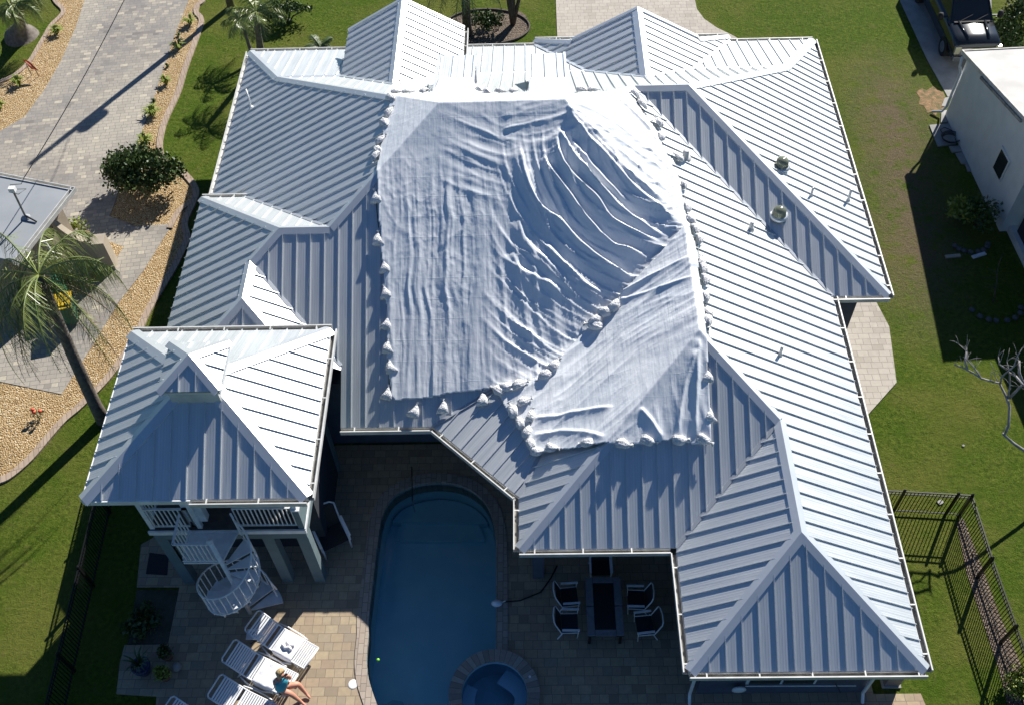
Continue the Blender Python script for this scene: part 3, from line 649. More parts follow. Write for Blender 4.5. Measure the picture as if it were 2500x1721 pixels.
# slot vents / skid marks on tower handled there
# equipment at the right wall
ac=thing('air_conditioner','grey air conditioning cabinet tucked beside the right hand eave','air conditioner',(9.42,10.0,0))
MB().box((0,0,.72),(.40,1.2,1.36)).build('housing',M('grey_cabinet',(.16,.16,.16),.6,0,(.13,.13,.13),4),ac); MB().lathe([(.17,1.40),(.16,1.42),(.02,1.42)],(0,0,0),20).build('fan_grille',MBLACK,ac); MB().box((0,0,.03),(.5,1.3,.06)).build('base',MCONC,ac)
# ------------------------------------------------------------------ TOWER
tower=thing0('tower','small teal two storey viewing tower with pyramid metal roof and cupola','tower',(-8.12,14.5,0))
TX0,TX1,TY0,TY1=-10.83,-5.42,11.92,17.06
tcx,tcy=(TX0+TX1)/2,(TY0+TY1)/2; hx=(TX1-TX0)/2; hy=(TY1-TY0)/2
ct=.02
tz=TZ+p_*(hy-ct); cxh=hx-(hy-ct)
TC={ (-1,-1):(tcx-cxh,tcy-ct,tz),(1,-1):(tcx+cxh,tcy-ct,tz),(1,1):(tcx+cxh,tcy+ct,tz),(-1,1):(tcx-cxh,tcy+ct,tz)}
TB={ (-1,-1):(TX0,TY0,TZ),(1,-1):(TX1,TY0,TZ),(1,1):(TX1,TY1,TZ),(-1,1):(TX0,TY1,TZ)}
m=MB(); tn={}
for nm,a,b,dn,ph in (('s',(-1,-1),(1,-1),(0,-1),.2),('e',(1,-1),(1,1),(1,0),.1),('n',(1,1),(-1,1),(0,1),.1),('w',(-1,1),(-1,-1),(-1,0),.15)):
    pts=[TB[a],TB[b],TC[b],TC[a]]; tn[nm]=fitplane(pts)[0]; roofplane(m,pts,dn,ph)
tr=kid(m,'roof',MR,tower)
for k,(n1,n2) in {(-1,-1):('s','w'),(1,-1):('s','e'),(1,1):('n','e'),(-1,1):('n','w')}.items():
    m=MB(); cap2(m,TB[k],TC[k],.20,tn[n1],tn[n2]); sub(m,'ridge_cap',MCAP,tr)
apex=(tcx,tcy,TZ+p_*hy+.78); cw_=.74; ce_=apex[2]-p_*cw_
CB={ (sx,sy):(tcx+sx*cw_,tcy+sy*cw_,ce_) for sx in (-1,1) for sy in (-1,1)}
m=MB(); cn={}
for nm,a,b,dn in (('s',(-1,-1),(1,-1),(0,-1)),('e',(1,-1),(1,1),(1,0)),('n',(1,1),(-1,1),(0,1)),('w',(-1,1),(-1,-1),(-1,0))):
    pts=[CB[a],CB[b],apex]; cn[nm]=fitplane(pts)[0]; roofplane(m,pts,dn,.18-tcx*0)
cu=kid(m,'cupola_roof',MR,tower)
for k,(n1,n2) in {(-1,-1):('s','w'),(1,-1):('s','e'),(1,1):('n','e'),(-1,1):('n','w')}.items():
    m=MB(); cap2(m,CB[k],apex,.15,cn[n1],cn[n2]); sub(m,'ridge_cap',MCAP,cu)
m=MB(); m.box(up((tcx,tcy,ce_-.06)),(2*cw_,2*cw_,.10)); sub(m,'fascia',MCAP,cu)
zt0=TZ+p_*(hy-.62); m=MB(); m.box(up((tcx,tcy,(ce_-.06+zt0-.1)/2)),(1.2,1.16,ce_-.06-zt0+.1)); cw2=kid(m,'cupola_wall',MGUT,tower)
m=MB(); m.box(up((tcx+.1,tcy-.59,ce_-.15)),(.4,.04,.05)); sub(m,'slot_vent',MBLACK,cw2)
gutter(tower,[(TX1,TY1),(TX0,TY1)],TZ); gutter(tower,[(TX1,TY0),(TX1,TY1)],TZ); gutter(tower,[(TX0+2.6,TY0),(TX1,TY0)],TZ)
m=MB(); m.beam(up((TX0+.02,TY0-.02,TZ-.09)),up((TX0+2.6,TY0-.02,TZ-.09)),.04,.16); m.beam(up((TX0-.02,TY0,TZ-.09)),up((TX0-.02,TY1,TZ-.09)),.04,.16); kid(m,'fascia',MWHITE,tower)
WX0,WX1,WY0,WY1=-10.2,-6.07,12.54,16.5; DZ=EV+.02
m=MB(); m.prism([(WX0,14.35),(WX1,14.35),(WX1,WY1),(WX0,WY1)],DZ+.06,EV+TZ-.08); kid(m,'upper_wall',MWALL,tower)
m=MB(); m.box((tcx,14.33,DZ+1.05),(1.8,.06,2.0)); d_=kid(m,'door',MWHITE,tower); m=MB(); m.box((tcx,14.29,DZ+1.08),(1.55,.03,1.75)); sub(m,'pane',MDARK,d_)
m=MB(); m.prism([(WX0,WY0),(WX1,WY0),(WX1,WY1),(WX0,WY1)],DZ-.02,DZ+.05); kid(m,'deck_floor',MDECK,tower)
m=MB(); m.beam((WX0-.03,WY0-.03,DZ-.03),(WX1+.03,WY0-.03,DZ-.03),.05,.17); kid(m,'deck_fascia',MWHITE,tower)
m=MB(); m.prism([(WX0+.02,WY0),(WX1-.02,WY0),(WX1-.02,WY0+.3),(WX0+.02,WY0+.3)],2.8,DZ-.03); m.prism([(WX1-.30,WY0+.31),(WX1-.02,WY0+.31),(WX1-.02,WY1),(WX1-.30,WY1)],2.8,DZ-.03); m.prism([(WX0+.02,WY0+.31),(WX0+.3,WY0+.31),(WX0+.3,WY1),(WX0+.02,WY1)],2.8,DZ-.03); kid(m,'beam',MWALL,tower)
for x in (WX1-.17,WX1-1.1,WX0+.17):
    m=MB(); m.box((x,WY0+.16,1.4),(.31,.3,2.8)); kid(m,'column',MWALL,tower)
for x in (WX1-.17,WX0+.17):
    m=MB(); m.box((x,WY1-.17,1.4),(.31,.3,2.8)); kid(m,'column',MWALL,tower)
m=MB(); m.prism([(WX0+.35,13.7),(WX1-.04,13.7),(WX1-.04,16.2),(WX0+.35,16.2)],0,2.79); kid(m,'lower_wall',M('shade_dark_stucco',(.035,.04,.05),.9),tower)  # near-black wall colour carries the shade under the tower, painted in
# east parapet, upper corner posts
m=MB(); m.box((WX1-.08,(WY0+14.35)/2,DZ+.5),(.16,14.35-WY0,1.0)); kid(m,'parapet',MWALL,tower)
m=MB(); m.box((WX1-.08,(WY0+14.35)/2,DZ+1.03),(.22,14.35-WY0+.04,.05)); m.beam((WX1+.01,WY0-.02,DZ+.02),(WX1+.01,WY1,DZ+.02),.03,.14); kid(m,'parapet_cap',MWHITE,tower)
for x in (WX0+.08,WX0+1.35,WX1-.1):
    m=MB(); m.box((x,WY0+.1,DZ+1.4),(.12,.12,2.7)); kid(m,'post',MWHITE,tower)
m=MB(); m.box((WX0+1.35,WY0+.22,DZ+1.5),(.5,.2,2.4)); kid(m,'utility_box',MWHITE,tower)
def railing(par,a,b,h=1.0,step=.115,name='railing'):
    a=Vector(a);b=Vector(b);L=(b-a).length; r_=MB(); r_.beam(a+Vector((0,0,h)),b+Vector((0,0,h)),.055,.035); r_.beam(a+Vector((0,0,.09)),b+Vector((0,0,.09)),.04,.04)
    n=max(2,int(L/step))
    for i in range(n+1):
        q=a.lerp(b,i/n); r_.box((q.x,q.y,q.z+h/2+.04),(.028,.028,h-.08))
    if par.parent or par.type=='EMPTY': return kid(r_,name,MWHITE,par)
railing(tower,(WX0+.05,WY0+.08,DZ+.05),(WX0+1.35,WY0+.08,DZ+.05)); railing(tower,(WX0+.05,WY0+.08,DZ+.05),(WX0+.05,14.3,DZ+.05))
# spiral stair
pb=P(612,1497,0); SP=(pb[0],pb[1])
railing(tower,(WX0+1.35,WY0+.08,DZ+.05),(SP[0]-.95,WY0+.08,DZ+.05))
railing(tower,(SP[0]+.35,WY0+.08,DZ+.05),(WX1-.1,WY0+.08,DZ+.05))
stair=thing0('spiral_staircase','white metal spiral staircase winding from patio up to the tower deck','staircase',(SP[0],SP[1],0))
m=MB(); m.tube([(SP[0],SP[1],0),(SP[0],SP[1],DZ+1.15)],.06,14); m.lathe([(.0,0),(.09,.02),(.0,.05)],(SP[0],SP[1],DZ+1.15),12,False); kid(m,'pole',MWHITE,stair,True)
rr=.86; nst=15; a0=R(62); turn=R(-27)
LX0=SP[0]-.98
m=MB(); m.prism([(LX0,SP[1]-.02),(SP[0]+.02,SP[1]-.02),(SP[0]+.30,WY0-.06),(LX0,WY0-.06)],DZ-.03,DZ+.03); kid(m,'landing',MWHITE,stair)
rail=[];
for i in range(nst):
    z=DZ-(i+1)*DZ/(nst+1); a=a0+turn*i; b2=a+turn*1.12; m=MB()
    r2=rr if i<nst-1 else rr+.1
    arc=[(SP[0]+r2*math.cos(a+(b2-a)*t/4),SP[1]+r2*math.sin(a+(b2-a)*t/4)) for t in range(5)]
    ia=[(SP[0]+.06*math.cos(b2),SP[1]+.06*math.sin(b2)),(SP[0]+.06*math.cos(a),SP[1]+.06*math.sin(a))]
    m.prism(arc+ia,z-.035,z); m.beam((*arc[0],z-.06),(*ia[1],z-.06),.02,.07); kid(m,'tread',MWHITE,stair)
    m=MB(); 
    for f in (.15,.6):
        aa=a+turn*f; q=(SP[0]+rr*math.cos(aa),SP[1]+rr*math.sin(aa)); top=z+.95-turn*0+ (0.5-f)*DZ/(nst+1)
        m.box((q[0],q[1],(z+top)/2),(.022,.022,top-z),rz=aa); 
    kid(m,'baluster',MWHITE,stair)
    for f in (0,.5):
        aa=a+turn*f; rail.append((SP[0]+rr*math.cos(aa),SP[1]+rr*math.sin(aa),z+.95+(.5-f)*DZ/(nst+1)))
rail.append((rail[-1][0]+.15,rail[-1][1]-.12,rail[-1][2]-.25))
m=MB(); m.tube(rail,.024,8); kid(m,'handrail',MWHITE,stair,True)
m=MB(); m.tube([(r_[0],r_[1],r_[2]-.96) for r_ in rail[:-1]],.03,6); kid(m,'stringer',MWHITE,stair,True)
railing(stair,(LX0,SP[1],DZ+.03),(SP[0]-.05,SP[1],DZ+.03),1.0); railing(stair,(LX0,SP[1],DZ+.03),(LX0,WY0-.05,DZ+.03),1.0)
railing(stair,(SP[0]+.33,WY0-.05,DZ+.03),(SP[0]+rr*math.cos(a0),SP[1]+rr*math.sin(a0),DZ-.05),1.0)
# table on the deck
tb_=thing('deck_table','small beige folding table behind the tower deck railing','table',(-6.75,13.2,DZ+.05))
MB().box((0,0,.52),(.55,.5,.04)).build('table_top',MBEIGE,tb_)
for sx in (-.22,.22):
    for sy in (-.2,.2): MB().box((sx,sy,.25),(.03,.03,.5)).build('leg',MBEIGE,tb_)
ch_=thing('deck_chair','beige chair standing behind the small table on tower deck','chair',(-6.9,13.85,DZ+.05))
MB().box((0,0,.42),(.45,.45,.05)).build('seat',MBEIGE,ch_); MB().box((0,.22,.7),(.45,.05,.5)).build('backrest',MBEIGE,ch_)
for sx in (-.19,.19):
    for sy in (-.19,.19): MB().box((sx,sy,.2),(.035,.035,.4)).build('leg',MBEIGE,ch_)
# ------------------------------------------------------------------ noise
def vn(x,y,seed=0):
    xi=np.floor(x).astype(np.int64); yi=np.floor(y).astype(np.int64); fx=x-xi; fy=y-yi
    fx=fx*fx*(3-2*fx); fy=fy*fy*(3-2*fy)
    def h(a,b):
        k=(a*374761393+b*668265263+seed*1442695041)&0xffffffff; k=((k^(k>>13))*1274126177)&0xffffffff; return ((k^(k>>16))&0xffff)/65535.
    return (h(xi,yi)*(1-fx)+h(xi+1,yi)*fx)*(1-fy)+(h(xi,yi+1)*(1-fx)+h(xi+1,yi+1)*fx)*fy
def fbm(x,y,o=4,seed=0):
    r=0;a=.5
    for i in range(o): r=r+a*vn(x*2**i,y*2**i,seed+i*17); a*=.5
    return r
def ridged(x,y,seed=0): return 1-np.abs(2*vn(x,y,seed)-1)
def blur(Z,k):
    for ax in (0,1):
        pad=[(0,0),(0,0)]; pad[ax]=(k,k); q=np.pad(Z,pad,mode='edge'); c=np.cumsum(np.insert(q,0,0,axis=ax),axis=ax)
        n=Z.shape[ax]; Z=(np.take(c,range(2*k+1,2*k+1+n),axis=ax)-np.take(c,range(0,n),axis=ax))/(2*k+1)
    return Z
def inpolyN(X,Y,poly):
    c=np.zeros(X.shape,bool); n=len(poly); j=n-1
    for i in range(n):
        xi,yi=poly[i][:2]; xj,yj=poly[j][:2]
        if yi!=yj: c^=((yi>Y)!=(yj>Y))&(X<(xj-xi)*(Y-yi)/(yj-yi)+xi)
        j=i
    return c
def roofN(X,Y):
    Z=np.full(X.shape,-9.)
    for nm,pts,dn,g in planes:
        n,d=PLN[nm]; z=(d-n[0]*X-n[1]*Y)/n[2]; Z=np.where(inpolyN(X,Y,pts),np.maximum(Z,z),Z)
    for x0,x1 in ((-3.02,-1.74),(-.02,1.22)):
        z=DR0[1]+(DR1[1]-DR0[1])*(Y-DR0[0])/(DR1[0]-DR0[0])+.03; z=np.where(Y<DR0[0],DR0[1]+.03-(DR0[0]-Y)*-.22,z); Z=np.where((X>x0)&(X<x1)&(Y>25.45)&(Y<DR1[0]),np.maximum(Z,z),Z)
    return Z
def cat(pts,k=6):
    P3=[np.array(p[:2]) for p in pts]; Q=[]
    for i in range(len(P3)-1):
        p0=P3[max(i-1,0)];p1=P3[i];p2=P3[i+1];p3=P3[min(i+2,len(P3)-1)]
        for j in range(k):
            t=j/k; Q.append(.5*((2*p1)+(-p0+p2)*t+(2*p0-5*p1+4*p2-p3)*t*t+(-p0+3*p1-3*p2+p3)*t**3))
    Q.append(P3[-1]); return Q
def rp2(u,v):
    r=RP(u,v); return r[0][:2] if r else P(u,v,EV+1)[:2]
def fold(X,Y,px,h,ws,wn,taper=.18):
    Q=cat([rp2(*p) for p in px]); n=len(Q)-1; best=np.full(X.shape,1e9); sd=np.zeros(X.shape); tt=np.zeros(X.shape)
    for i in range(n):
        a,b=Q[i],Q[i+1]; d=b-a; L=max(np.hypot(*d),1e-6); u=((X-a[0])*d[0]+(Y-a[1])*d[1])/L**2; uc=np.clip(u,0,1)
        dx=X-a[0]-uc*d[0]; dy=Y-a[1]-uc*d[1]; ds=np.hypot(dx,dy); cr=(d[0]*dy-d[1]*dx)/L
        m=ds<best; best=np.where(m,ds,best); sd=np.where(m,np.sign(cr)*ds,sd); tt=np.where(m,(i+uc)/n,tt)
    tp=np.clip(tt/taper,0,1)*np.clip((1-tt)/taper,0,1); tp=tp*tp*(3-2*tp)
    sd=sd+.03*(vn(X*3,Y*3,5)-.5)
    return h*tp*np.where(sd>0,np.exp(-(sd/wn)**2),np.exp(-np.abs(sd)/ws))
def tarp(name,polypx,disp,label,off=.06,step=.031,k=6):
    poly=[rp2(u,v) for u,v in polypx]
    poly2=[]
    for i,p in enumerate(poly):
        q=poly[(i+1)%len(poly)]; L=math.hypot(q[0]-p[0],q[1]-p[1]); m_=max(1,int(L/.25))
        for j in range(m_): 
            t=j/m_; w_=.05*(float(vn(np.array([(p[0]+t*(q[0]-p[0]))*2.2]),np.array([(p[1]+t*(q[1]-p[1]))*2.2]),9)[0])-.5)*2 if j else 0
            poly2.append((p[0]+t*(q[0]-p[0])+w_,p[1]+t*(q[1]-p[1])+w_))
    poly=poly2
    x0=min(p[0] for p in poly)-.1; x1=max(p[0] for p in poly)+.1; y0=min(p[1] for p in poly)-.1; y1=max(p[1] for p in poly)+.1
    xs=np.arange(x0,x1,step); ys=np.arange(y0,y1,step); X,Y=np.meshgrid(xs,ys)
    Zr=roofN(X,Y); bad=Zr<-5; Zr=np.where(bad,np.nan,Zr)
    if np.isnan(Zr).any(): Zr=np.where(np.isnan(Zr),np.nanmean(Zr),Zr)
    Zb=blur(blur(Zr,k),k); Z=np.maximum(Zr,Zb-.02)+off
    D=disp(X,Y)
    Z=Z+D+EV
    ins=inpolyN(X,Y,poly)&~bad
    idx=-np.ones(X.shape,int); cells=ins[:-1,:-1]&ins[1:,:-1]&ins[:-1,1:]&ins[1:,1:]
    used=np.zeros(X.shape,bool); 
    for a,b in ((slice(None,-1),slice(None,-1)),(slice(1,None),slice(None,-1)),(slice(None,-1),slice(1,None)),(slice(1,None),slice(1,None))): used[a,b]|=cells
    idx[used]=np.arange(used.sum()); V=np.stack([X[used],Y[used],Z[used]],1)
    j,i=np.nonzero(cells); Fc=np.stack([idx[j,i],idx[j,i+1],idx[j+1,i+1],idx[j+1,i]],1)
    me=bpy.data.meshes.new(name); me.from_pydata(V.tolist(),[],Fc.tolist())
    uvl=me.uv_layers.new(name='UVMap'); vi=np.empty(len(me.loops),int); me.loops.foreach_get('vertex_index',vi)
    uvl.data.foreach_set('uv',(V[vi][:,:2]*[1,1.16]).ravel()); me.materials.append(MTARP); me.polygons.foreach_set('use_smooth',[True]*len(me.polygons))
    o=bpy.data.objects.new(name,me); col.objects.link(o)
    so_=o.modifiers.new('thick','SOLIDIFY'); so_.thickness=.012; so_.offset=-1
    return tag(o,label,'tarp')
T1=[(956,232),(1010,235),(1062,229),(1074,221),(1166,219),(1172,229),(1235,233),(1283,229),(1294,218),(1388,216),(1400,232),(1480,231),(1532,226),(1560,262),(1600,318),(1622,372),(1650,425),(1664,480),(1676,530),(1686,560),(1672,567),(1600,645),(1520,735),(1440,812),(1345,905),(1262,968),(1205,956),(1100,966),(965,985),(955,975),(949,900),(944,800),(938,700),(929,600),(922,480),(918,420),(925,370),(938,300),(950,255)]
def rn(x,y,sd,o=3):            # sharp crested wrinkle noise
    r=0;a=.6
    for i in range(o): 
        c_,s_=math.cos(.35*i),math.sin(.35*i) if False else 0; r=r+a*ridged(x*1.9**i+.35*y*1.9**i*(i%2)+.45*vn(x*.9,y*1.3+i*9,sd+99),y*1.5**i,sd+i*7)**2.4; a*=.52
    return r
def disp1(X,Y):
    warp=.5*(fbm(X*.6,Y*.6,3,90)-.5)
    D=.006*rn((X*.8+Y*.6)*2.2+warp*3,(Y*.8-X*.6)*2.3+warp*2,11,3)
    lm=np.clip((-.6-X)/1.2,0,1)*np.clip((22.8-Y)/1.5,0,1)
    D=D+lm*.085*rn(X*1.5+warp*1.6,Y*.16,21,4)
    mm=np.clip(1-np.abs(X-.1)/2.4,0,1)*np.clip((22.2-Y)/1.5,0,1); D=D+mm*.060*rn(X*2.1+.32*Y+warp,Y*.26-X*.1,31,4)
    tb=np.exp(-((Y-22.6)/1.2)**2)*np.clip(1.3-np.abs(X+1.5)/1.,0,1)
    D=D+tb*.085*rn(X*.30,Y*2.6+X*.9+warp,41,4)
    tb=np.exp(-((Y-23.1)/.8)**2)*np.clip((X+.9)/.3,0,1); D=D+tb*.075*rn(X*.6,Y*3.2-X*.6,43,4)
    lr=np.clip((X-.3)/1.0,0,1)*np.clip((20.4-Y)/1.5,0,1); D=D+lr*.03*rn(X*1.0+Y*.6,Y*2.4+X*1.5,45,3)
    er=np.clip((X+Y-24.6)/1.,0,1)*np.clip((Y-17.5)/2,0,1); ang=np.arctan2(Y-23.9,X-1.0); rad=np.hypot(Y-23.9,X-1.0)
    D=D+er*.030*rn(ang*5.5+.25*rad,rad*.35,47,3)*np.clip(rad/1.5,0,1)
    dx,dy=X-CP[0],Y-CP[1]; dz=roofN(X,Y)+EV-CP[2]; dd_=dx*Fv[0]+dy*Fv[1]+dz*Fv[2]
    pu_=1250+F*(dx*Rv[0]+dy*Rv[1]+dz*Rv[2])/dd_; pv_=860.5-F*(dx*Uv[0]+dy*Uv[1]+dz*Uv[2])/dd_     # swirl of folds round the right hand hip
    ph=np.hypot(pu_-1640,pv_-330); th=np.arctan2(pv_-330,pu_-1640); sw=np.clip((pu_-1170)/110,0,1)*np.clip((23.3-Y)/1.,0,1)*np.clip((ph-60)/60,0,1)
    def saw(lam,amp,sd):
        q=ph/lam+1.1*(vn(th*3.0,ph/lam*.4,sd)-.5)+.35*(fbm(X*1.3,Y*1.3,3,sd+4)-.5); k_=np.floor(q); t_=q-k_
        a_=np.clip(vn(th*2.4+k_*7.3,k_*3.1+.5,sd+1)*1.9-.45,0,1.3); return amp*a_*np.where(t_<.82,np.exp(-t_*3.2),np.exp(-.82*3.2)+(1-np.exp(-.82*3.2))*((t_-.82)/.18)**1.5)
    D=D+sw*(saw(47,.085,201)*.6+saw(24,.040,211)+saw(12,.017,221))
    cx_,cy_=X*.86+Y*.5,-X*.5+Y*.86
    pt=np.clip(vn(X*1.0,Y*.40,75)*2.6-.8,.0,1.1)
    D=D+lm*.030*rn(X*4.4+warp*2,Y*.30,71,3)+lm*.012*rn(X*8.+warp*3,Y*.9,70,2)+(.25+.75*lm)*.020*rn(cx_*3.4+warp*4,cy_*3.1+warp*3,73,3)*pt+mm*.018*rn(X*4.6+Y*.7,Y*.5,77,3)
    S_=fold
    D=D+S_(X,Y,[(1388,270),(1400,300),(1441,350),(1489,400),(1553,470),(1613,516),(1660,560)],.15,.26,.07)
    D=D+S_(X,Y,[(1357,318),(1378,350),(1402,398),(1430,425),(1456,460),(1517,521),(1583,567),(1635,590)],.18,.30,.06)
    D=D+S_(X,Y,[(1354,332),(1369,400),(1402,445),(1456,500),(1492,545),(1553,581),(1625,608)],.18,.30,.06)
    D=D+S_(X,Y,[(1325,390),(1347,430),(1387,485),(1432,545),(1492,605),(1538,623),(1589,641)],.18,.30,.06)
    D=D+S_(X,Y,[(1269,347),(1275,400),(1290,455),(1317,512),(1366,551),(1408,596),(1462,641),(1517,675),(1550,690)],.17,.32,.06)
    D=D+S_(X,Y,[(1330,600),(1372,648),(1417,693),(1477,732)],.12,.24,.06)
    D=D+S_(X,Y,[(1265,540),(1280,590),(1326,641),(1357,672),(1400,720)],.09,.25,.07)
    D=D+S_(X,Y,[(1250,620),(1269,663),(1326,696),(1381,730)],.08,.22,.07)
    D=D+S_(X,Y,[(1390,350),(1420,386),(1450,420),(1480,455),(1530,505)],.12,.25,.06)
    for e in ([(1381,262),(1440,300),(1540,370),(1660,455)],[(1381,262),(1430,310),(1540,400),(1664,505)],[(1381,262),(1420,310),(1540,430),(1672,545)],[(1500,240),(1540,275),(1590,330),(1615,370)],[(1520,238),(1555,285),(1592,330)],[(1390,255),(1470,290),(1580,370),(1640,430)]):
        D=D+S_(X,Y,e,.07,.09,.07)
    return D
T2=[(1668,558),(1684,563),(1700,620),(1708,690),(1717,760),(1722,812),(1727,880),(1730,960),(1735,1050),(1737,1090),(1660,1087),(1585,1092),(1490,1092),(1440,1096),(1360,1104),(1300,1118),(1285,1090),(1255,1030),(1210,965),(1262,958),(1310,925),(1352,895),(1425,815),(1480,765),(1515,725),(1600,638)]
def disp2(X,Y):
    warp=.5*(fbm(X*.6,Y*.6,3,92)-.5)
    D=.005*rn((X*.8+Y*.6)*2.2+warp*3,(Y*.8-X*.6)*2.3+warp*2,61,3)
    u_=np.clip((X-2.2)/.8,0,1)*np.clip((Y-16.4)/.8,0,1); D=D+u_*.075*rn(X*.35+Y*.1,Y*2.3-X*.9+warp,63,3)
    l_=np.clip((X+1.)/.5,0,1)*np.clip((3.2-X)/.8,0,1); D=D+l_*.055*rn(X*.45,Y*2.2-X*1.5+warp,65,3)
    D=D+l_*.010*rn(X*.7,Y*5.0-X*3.4+warp,79,3)+u_*.018*rn(X*.6,Y*5.5-X*1.6+warp,78,3)
    s_=np.clip((16.6-np.abs(X-4.6)-Y)/.5,0,1)*np.clip((X-2.2)/.6,0,1); D=D+s_*.09*rn(X*1.5+.25*Y+warp,Y*.25,67,3)
    for e in ([(1560,1000),(1590,1040),(1615,1080)],[(1700,860),(1670,950),(1650,1080)],[(1705,830),(1700,930),(1695,1080)],[(1300,1070),(1380,1060),(1480,1075)],[(1300,1030),(1400,1015),(1500,1000)],[(1500,730),(1580,690),(1690,640)],[(1500,745),(1580,725),(1700,690)]):
        D=D+fold(X,Y,e,.09,.14,.06)
    return D
t1=tarp('tarp',T1,disp1,'large creased white tarp covering the ridge and big front roof slope','' if False else .06)
t2=tarp('tarp',T2,disp2,'smaller white tarp overlapping the large one on the lower right roof slopes',off=.12)
# ------------------------------------------------------------------ sandbags
def bagmesh(kind,seed):
    b=MB(); n=20; r=random.Random(seed); ph=r.random()*6
    if kind=='hang': prof=[(-.27,.12,.015),(-.262,.175,.035),(-.22,.18,.065),(-.12,.155,.085),(-.02,.115,.07),(.06,.075,.052),(.12,.042,.035),(.15,.02,.02)]
    else: prof=[(-.25,.05,.02),(-.23,.12,.05),(-.15,.145,.085),(-.03,.15,.09),(.08,.125,.08),(.16,.07,.05),(.21,.025,.025)]
    rings=[]
    for y,w_,t_ in prof:
        for k in range(n):
            a=2*math.pi*k/n; m_=1+.11*math.sin(7*a+ph)*(.4+.6*max(0,(y+.2)/.35))+.09*math.sin(3*a+ph*2+y*13)+.05*math.sin(5*a-ph+y*30); x=w_*math.cos(a)*m_; z=t_*math.sin(a)*m_
            if kind=='hang' and y<-.18: x*=1.05 if abs(math.cos(a))>.7 else .97
            b.v.append((x+.015*math.sin(y*15+ph),y+.012*math.sin(5*a+ph),z+t_*.8))
    m_=len(prof)
    for i in range(m_-1):
        for k in range(n): b.f.append([i*n+k,i*n+(k+1)%n,(i+1)*n+(k+1)%n,(i+1)*n+k][::-1]); b.uv.append(None)
    b.f.append(list(range(n))); b.uv.append(None)
    y1=prof[-1][0]; f=MB(); 
    for y,w_,t_ in ((y1-.01,.026,.026),(y1+.005,.028,.028),(y1+.02,.02,.02),(y1+.06,.05,.02),(y1+.09,.065,.015)):
        for k in range(n):
            a=2*math.pi*k/n; m2=1+.35*math.sin(5*a+ph)*(1 if y>y1+.03 else 0); f.v.append((w_*math.cos(a)*m2+.015*math.sin(y*15+ph),y+.012*math.sin(4*a),t_*math.sin(a)*m2+.03))
    for i in range(4):
        for k in range(n): f.f.append([i*n+k,i*n+(k+1)%n,(i+1)*n+(k+1)%n,(i+1)*n+k][::-1]); f.uv.append(None)
    f.f.append([4*n+k for k in range(n)]); f.uv.append(None)
    return b,f
PROTO={}
def bagproto(kind,seed):
    k=(kind,seed)
    if k not in PROTO:
        b,f=bagmesh(kind,seed); o=b.build('pouch',MBAG,None,True); q=f.build('tied_neck',MBAG,None,True)
        for x in (o,q): col.objects.unlink(x)
        PROTO[k]=(o.data,q.data)
    return PROTO[k]
ORD=['first','second','third','fourth','fifth','sixth','seventh','eighth','ninth','tenth','eleventh','twelfth','thirteenth','fourteenth','fifteenth','sixteenth']
SIDE={}
def bag(u,v,nu,nv,kind,label,group,sc=1.,lift=.10,seed=None):
    sc*=.90 if kind=='hang' else .84
    r=RP(u,v)
    if r is None: return
    q,nm=r; n=np.array(PLN[nm][0]); q2=RP(nu,nv) or r
    d=np.array(q2[0])-np.array(q); d=d-n*(d@n)
    if np.linalg.norm(d)<1e-4: d=np.array([1.,0,0])
    d/=np.linalg.norm(d); x=np.cross(d,n); seed=seed if seed is not None else random.randint(0,4)
    me=bagproto(kind,seed)
    c=np.array(q)+n*lift
    m4=Matrix(((x[0]*sc,d[0]*sc,n[0]*sc,c[0]),(x[1]*sc,d[1]*sc,n[1]*sc,c[1]),(x[2]*sc,d[2]*sc,n[2]*sc,c[2]),(0,0,0,1)))
    o=bpy.data.objects.new('sandbag',None); col.objects.link(o); o.matrix_world=m4; o.empty_display_size=.1; tag(o,label,'sandbag',group)
    for nme,mm in (('pouch',me[0]),('tied_neck',me[1])):
        c_=bpy.data.objects.new(nme,mm); col.objects.link(c_); c_.parent=o
def row(lst,kind,tmpl,group,sc=1.,lift=.1,ends=True):
    N=len(lst)
    for i,t in enumerate(lst):
        od=('topmost' if i==0 else 'lowest' if i==N-1 else ORD[i]) if ends==True else ORD[i] if i<16 else ORD[i]
        if ends=='lr': od='leftmost' if i==0 else 'rightmost' if i==N-1 else ORD[i]+' from left'
        elif ends==True and 0<i<N-1: od=ORD[i]+' from top'
        u,v,nu,nv=t; bag(u,v,nu,nv,kind,tmpl.replace('#',od),group,sc*random.uniform(.92,1.08),lift)
row([(919,480,916,459),(924,582,925,555),(939,650,935,623),(941,712,935,684),(946,788,950,770),(947,845,948,821),(953,892,948.6,872),(948,957,953,934)],'hang','#, of the white sandbags hanging down the left edge of the big tarp','sandbags hanging along the left tarp edge',1.0,.06)
row([(1015,1000,1024,976),(1083,990,1083,964),(1180,973,1178,950)],'hang','#, of three tied sandbags hanging below the big tarp bottom edge','sandbags below the bottom tarp edge',1.0,.06,'lr')
row([(958,243,975,250),(954,278,965,262),(943,305,955,315),(934,346,945,335),(924,370,912,362),(920,388,914,400)],'lump','#, of the crumpled white sandbags on the upper left tarp edge','sandbags on the upper left tarp edge',.95,.06)
row([(970,231,985,230),(997,231,1010,230),(1037,229,1050,226),(1146,223,1158,224),(1171,226,1185,232),(1190,231,1200,235),(1223,230,1240,231),(1256,229,1270,225),(1352,211,1368,213),(1421,227,1437,229),(1448,227,1462,226)],'lump','#, of the white sandbags lying along the top tarp edge behind the ridge','sandbags along the top tarp edge',.95,.06,'lr')
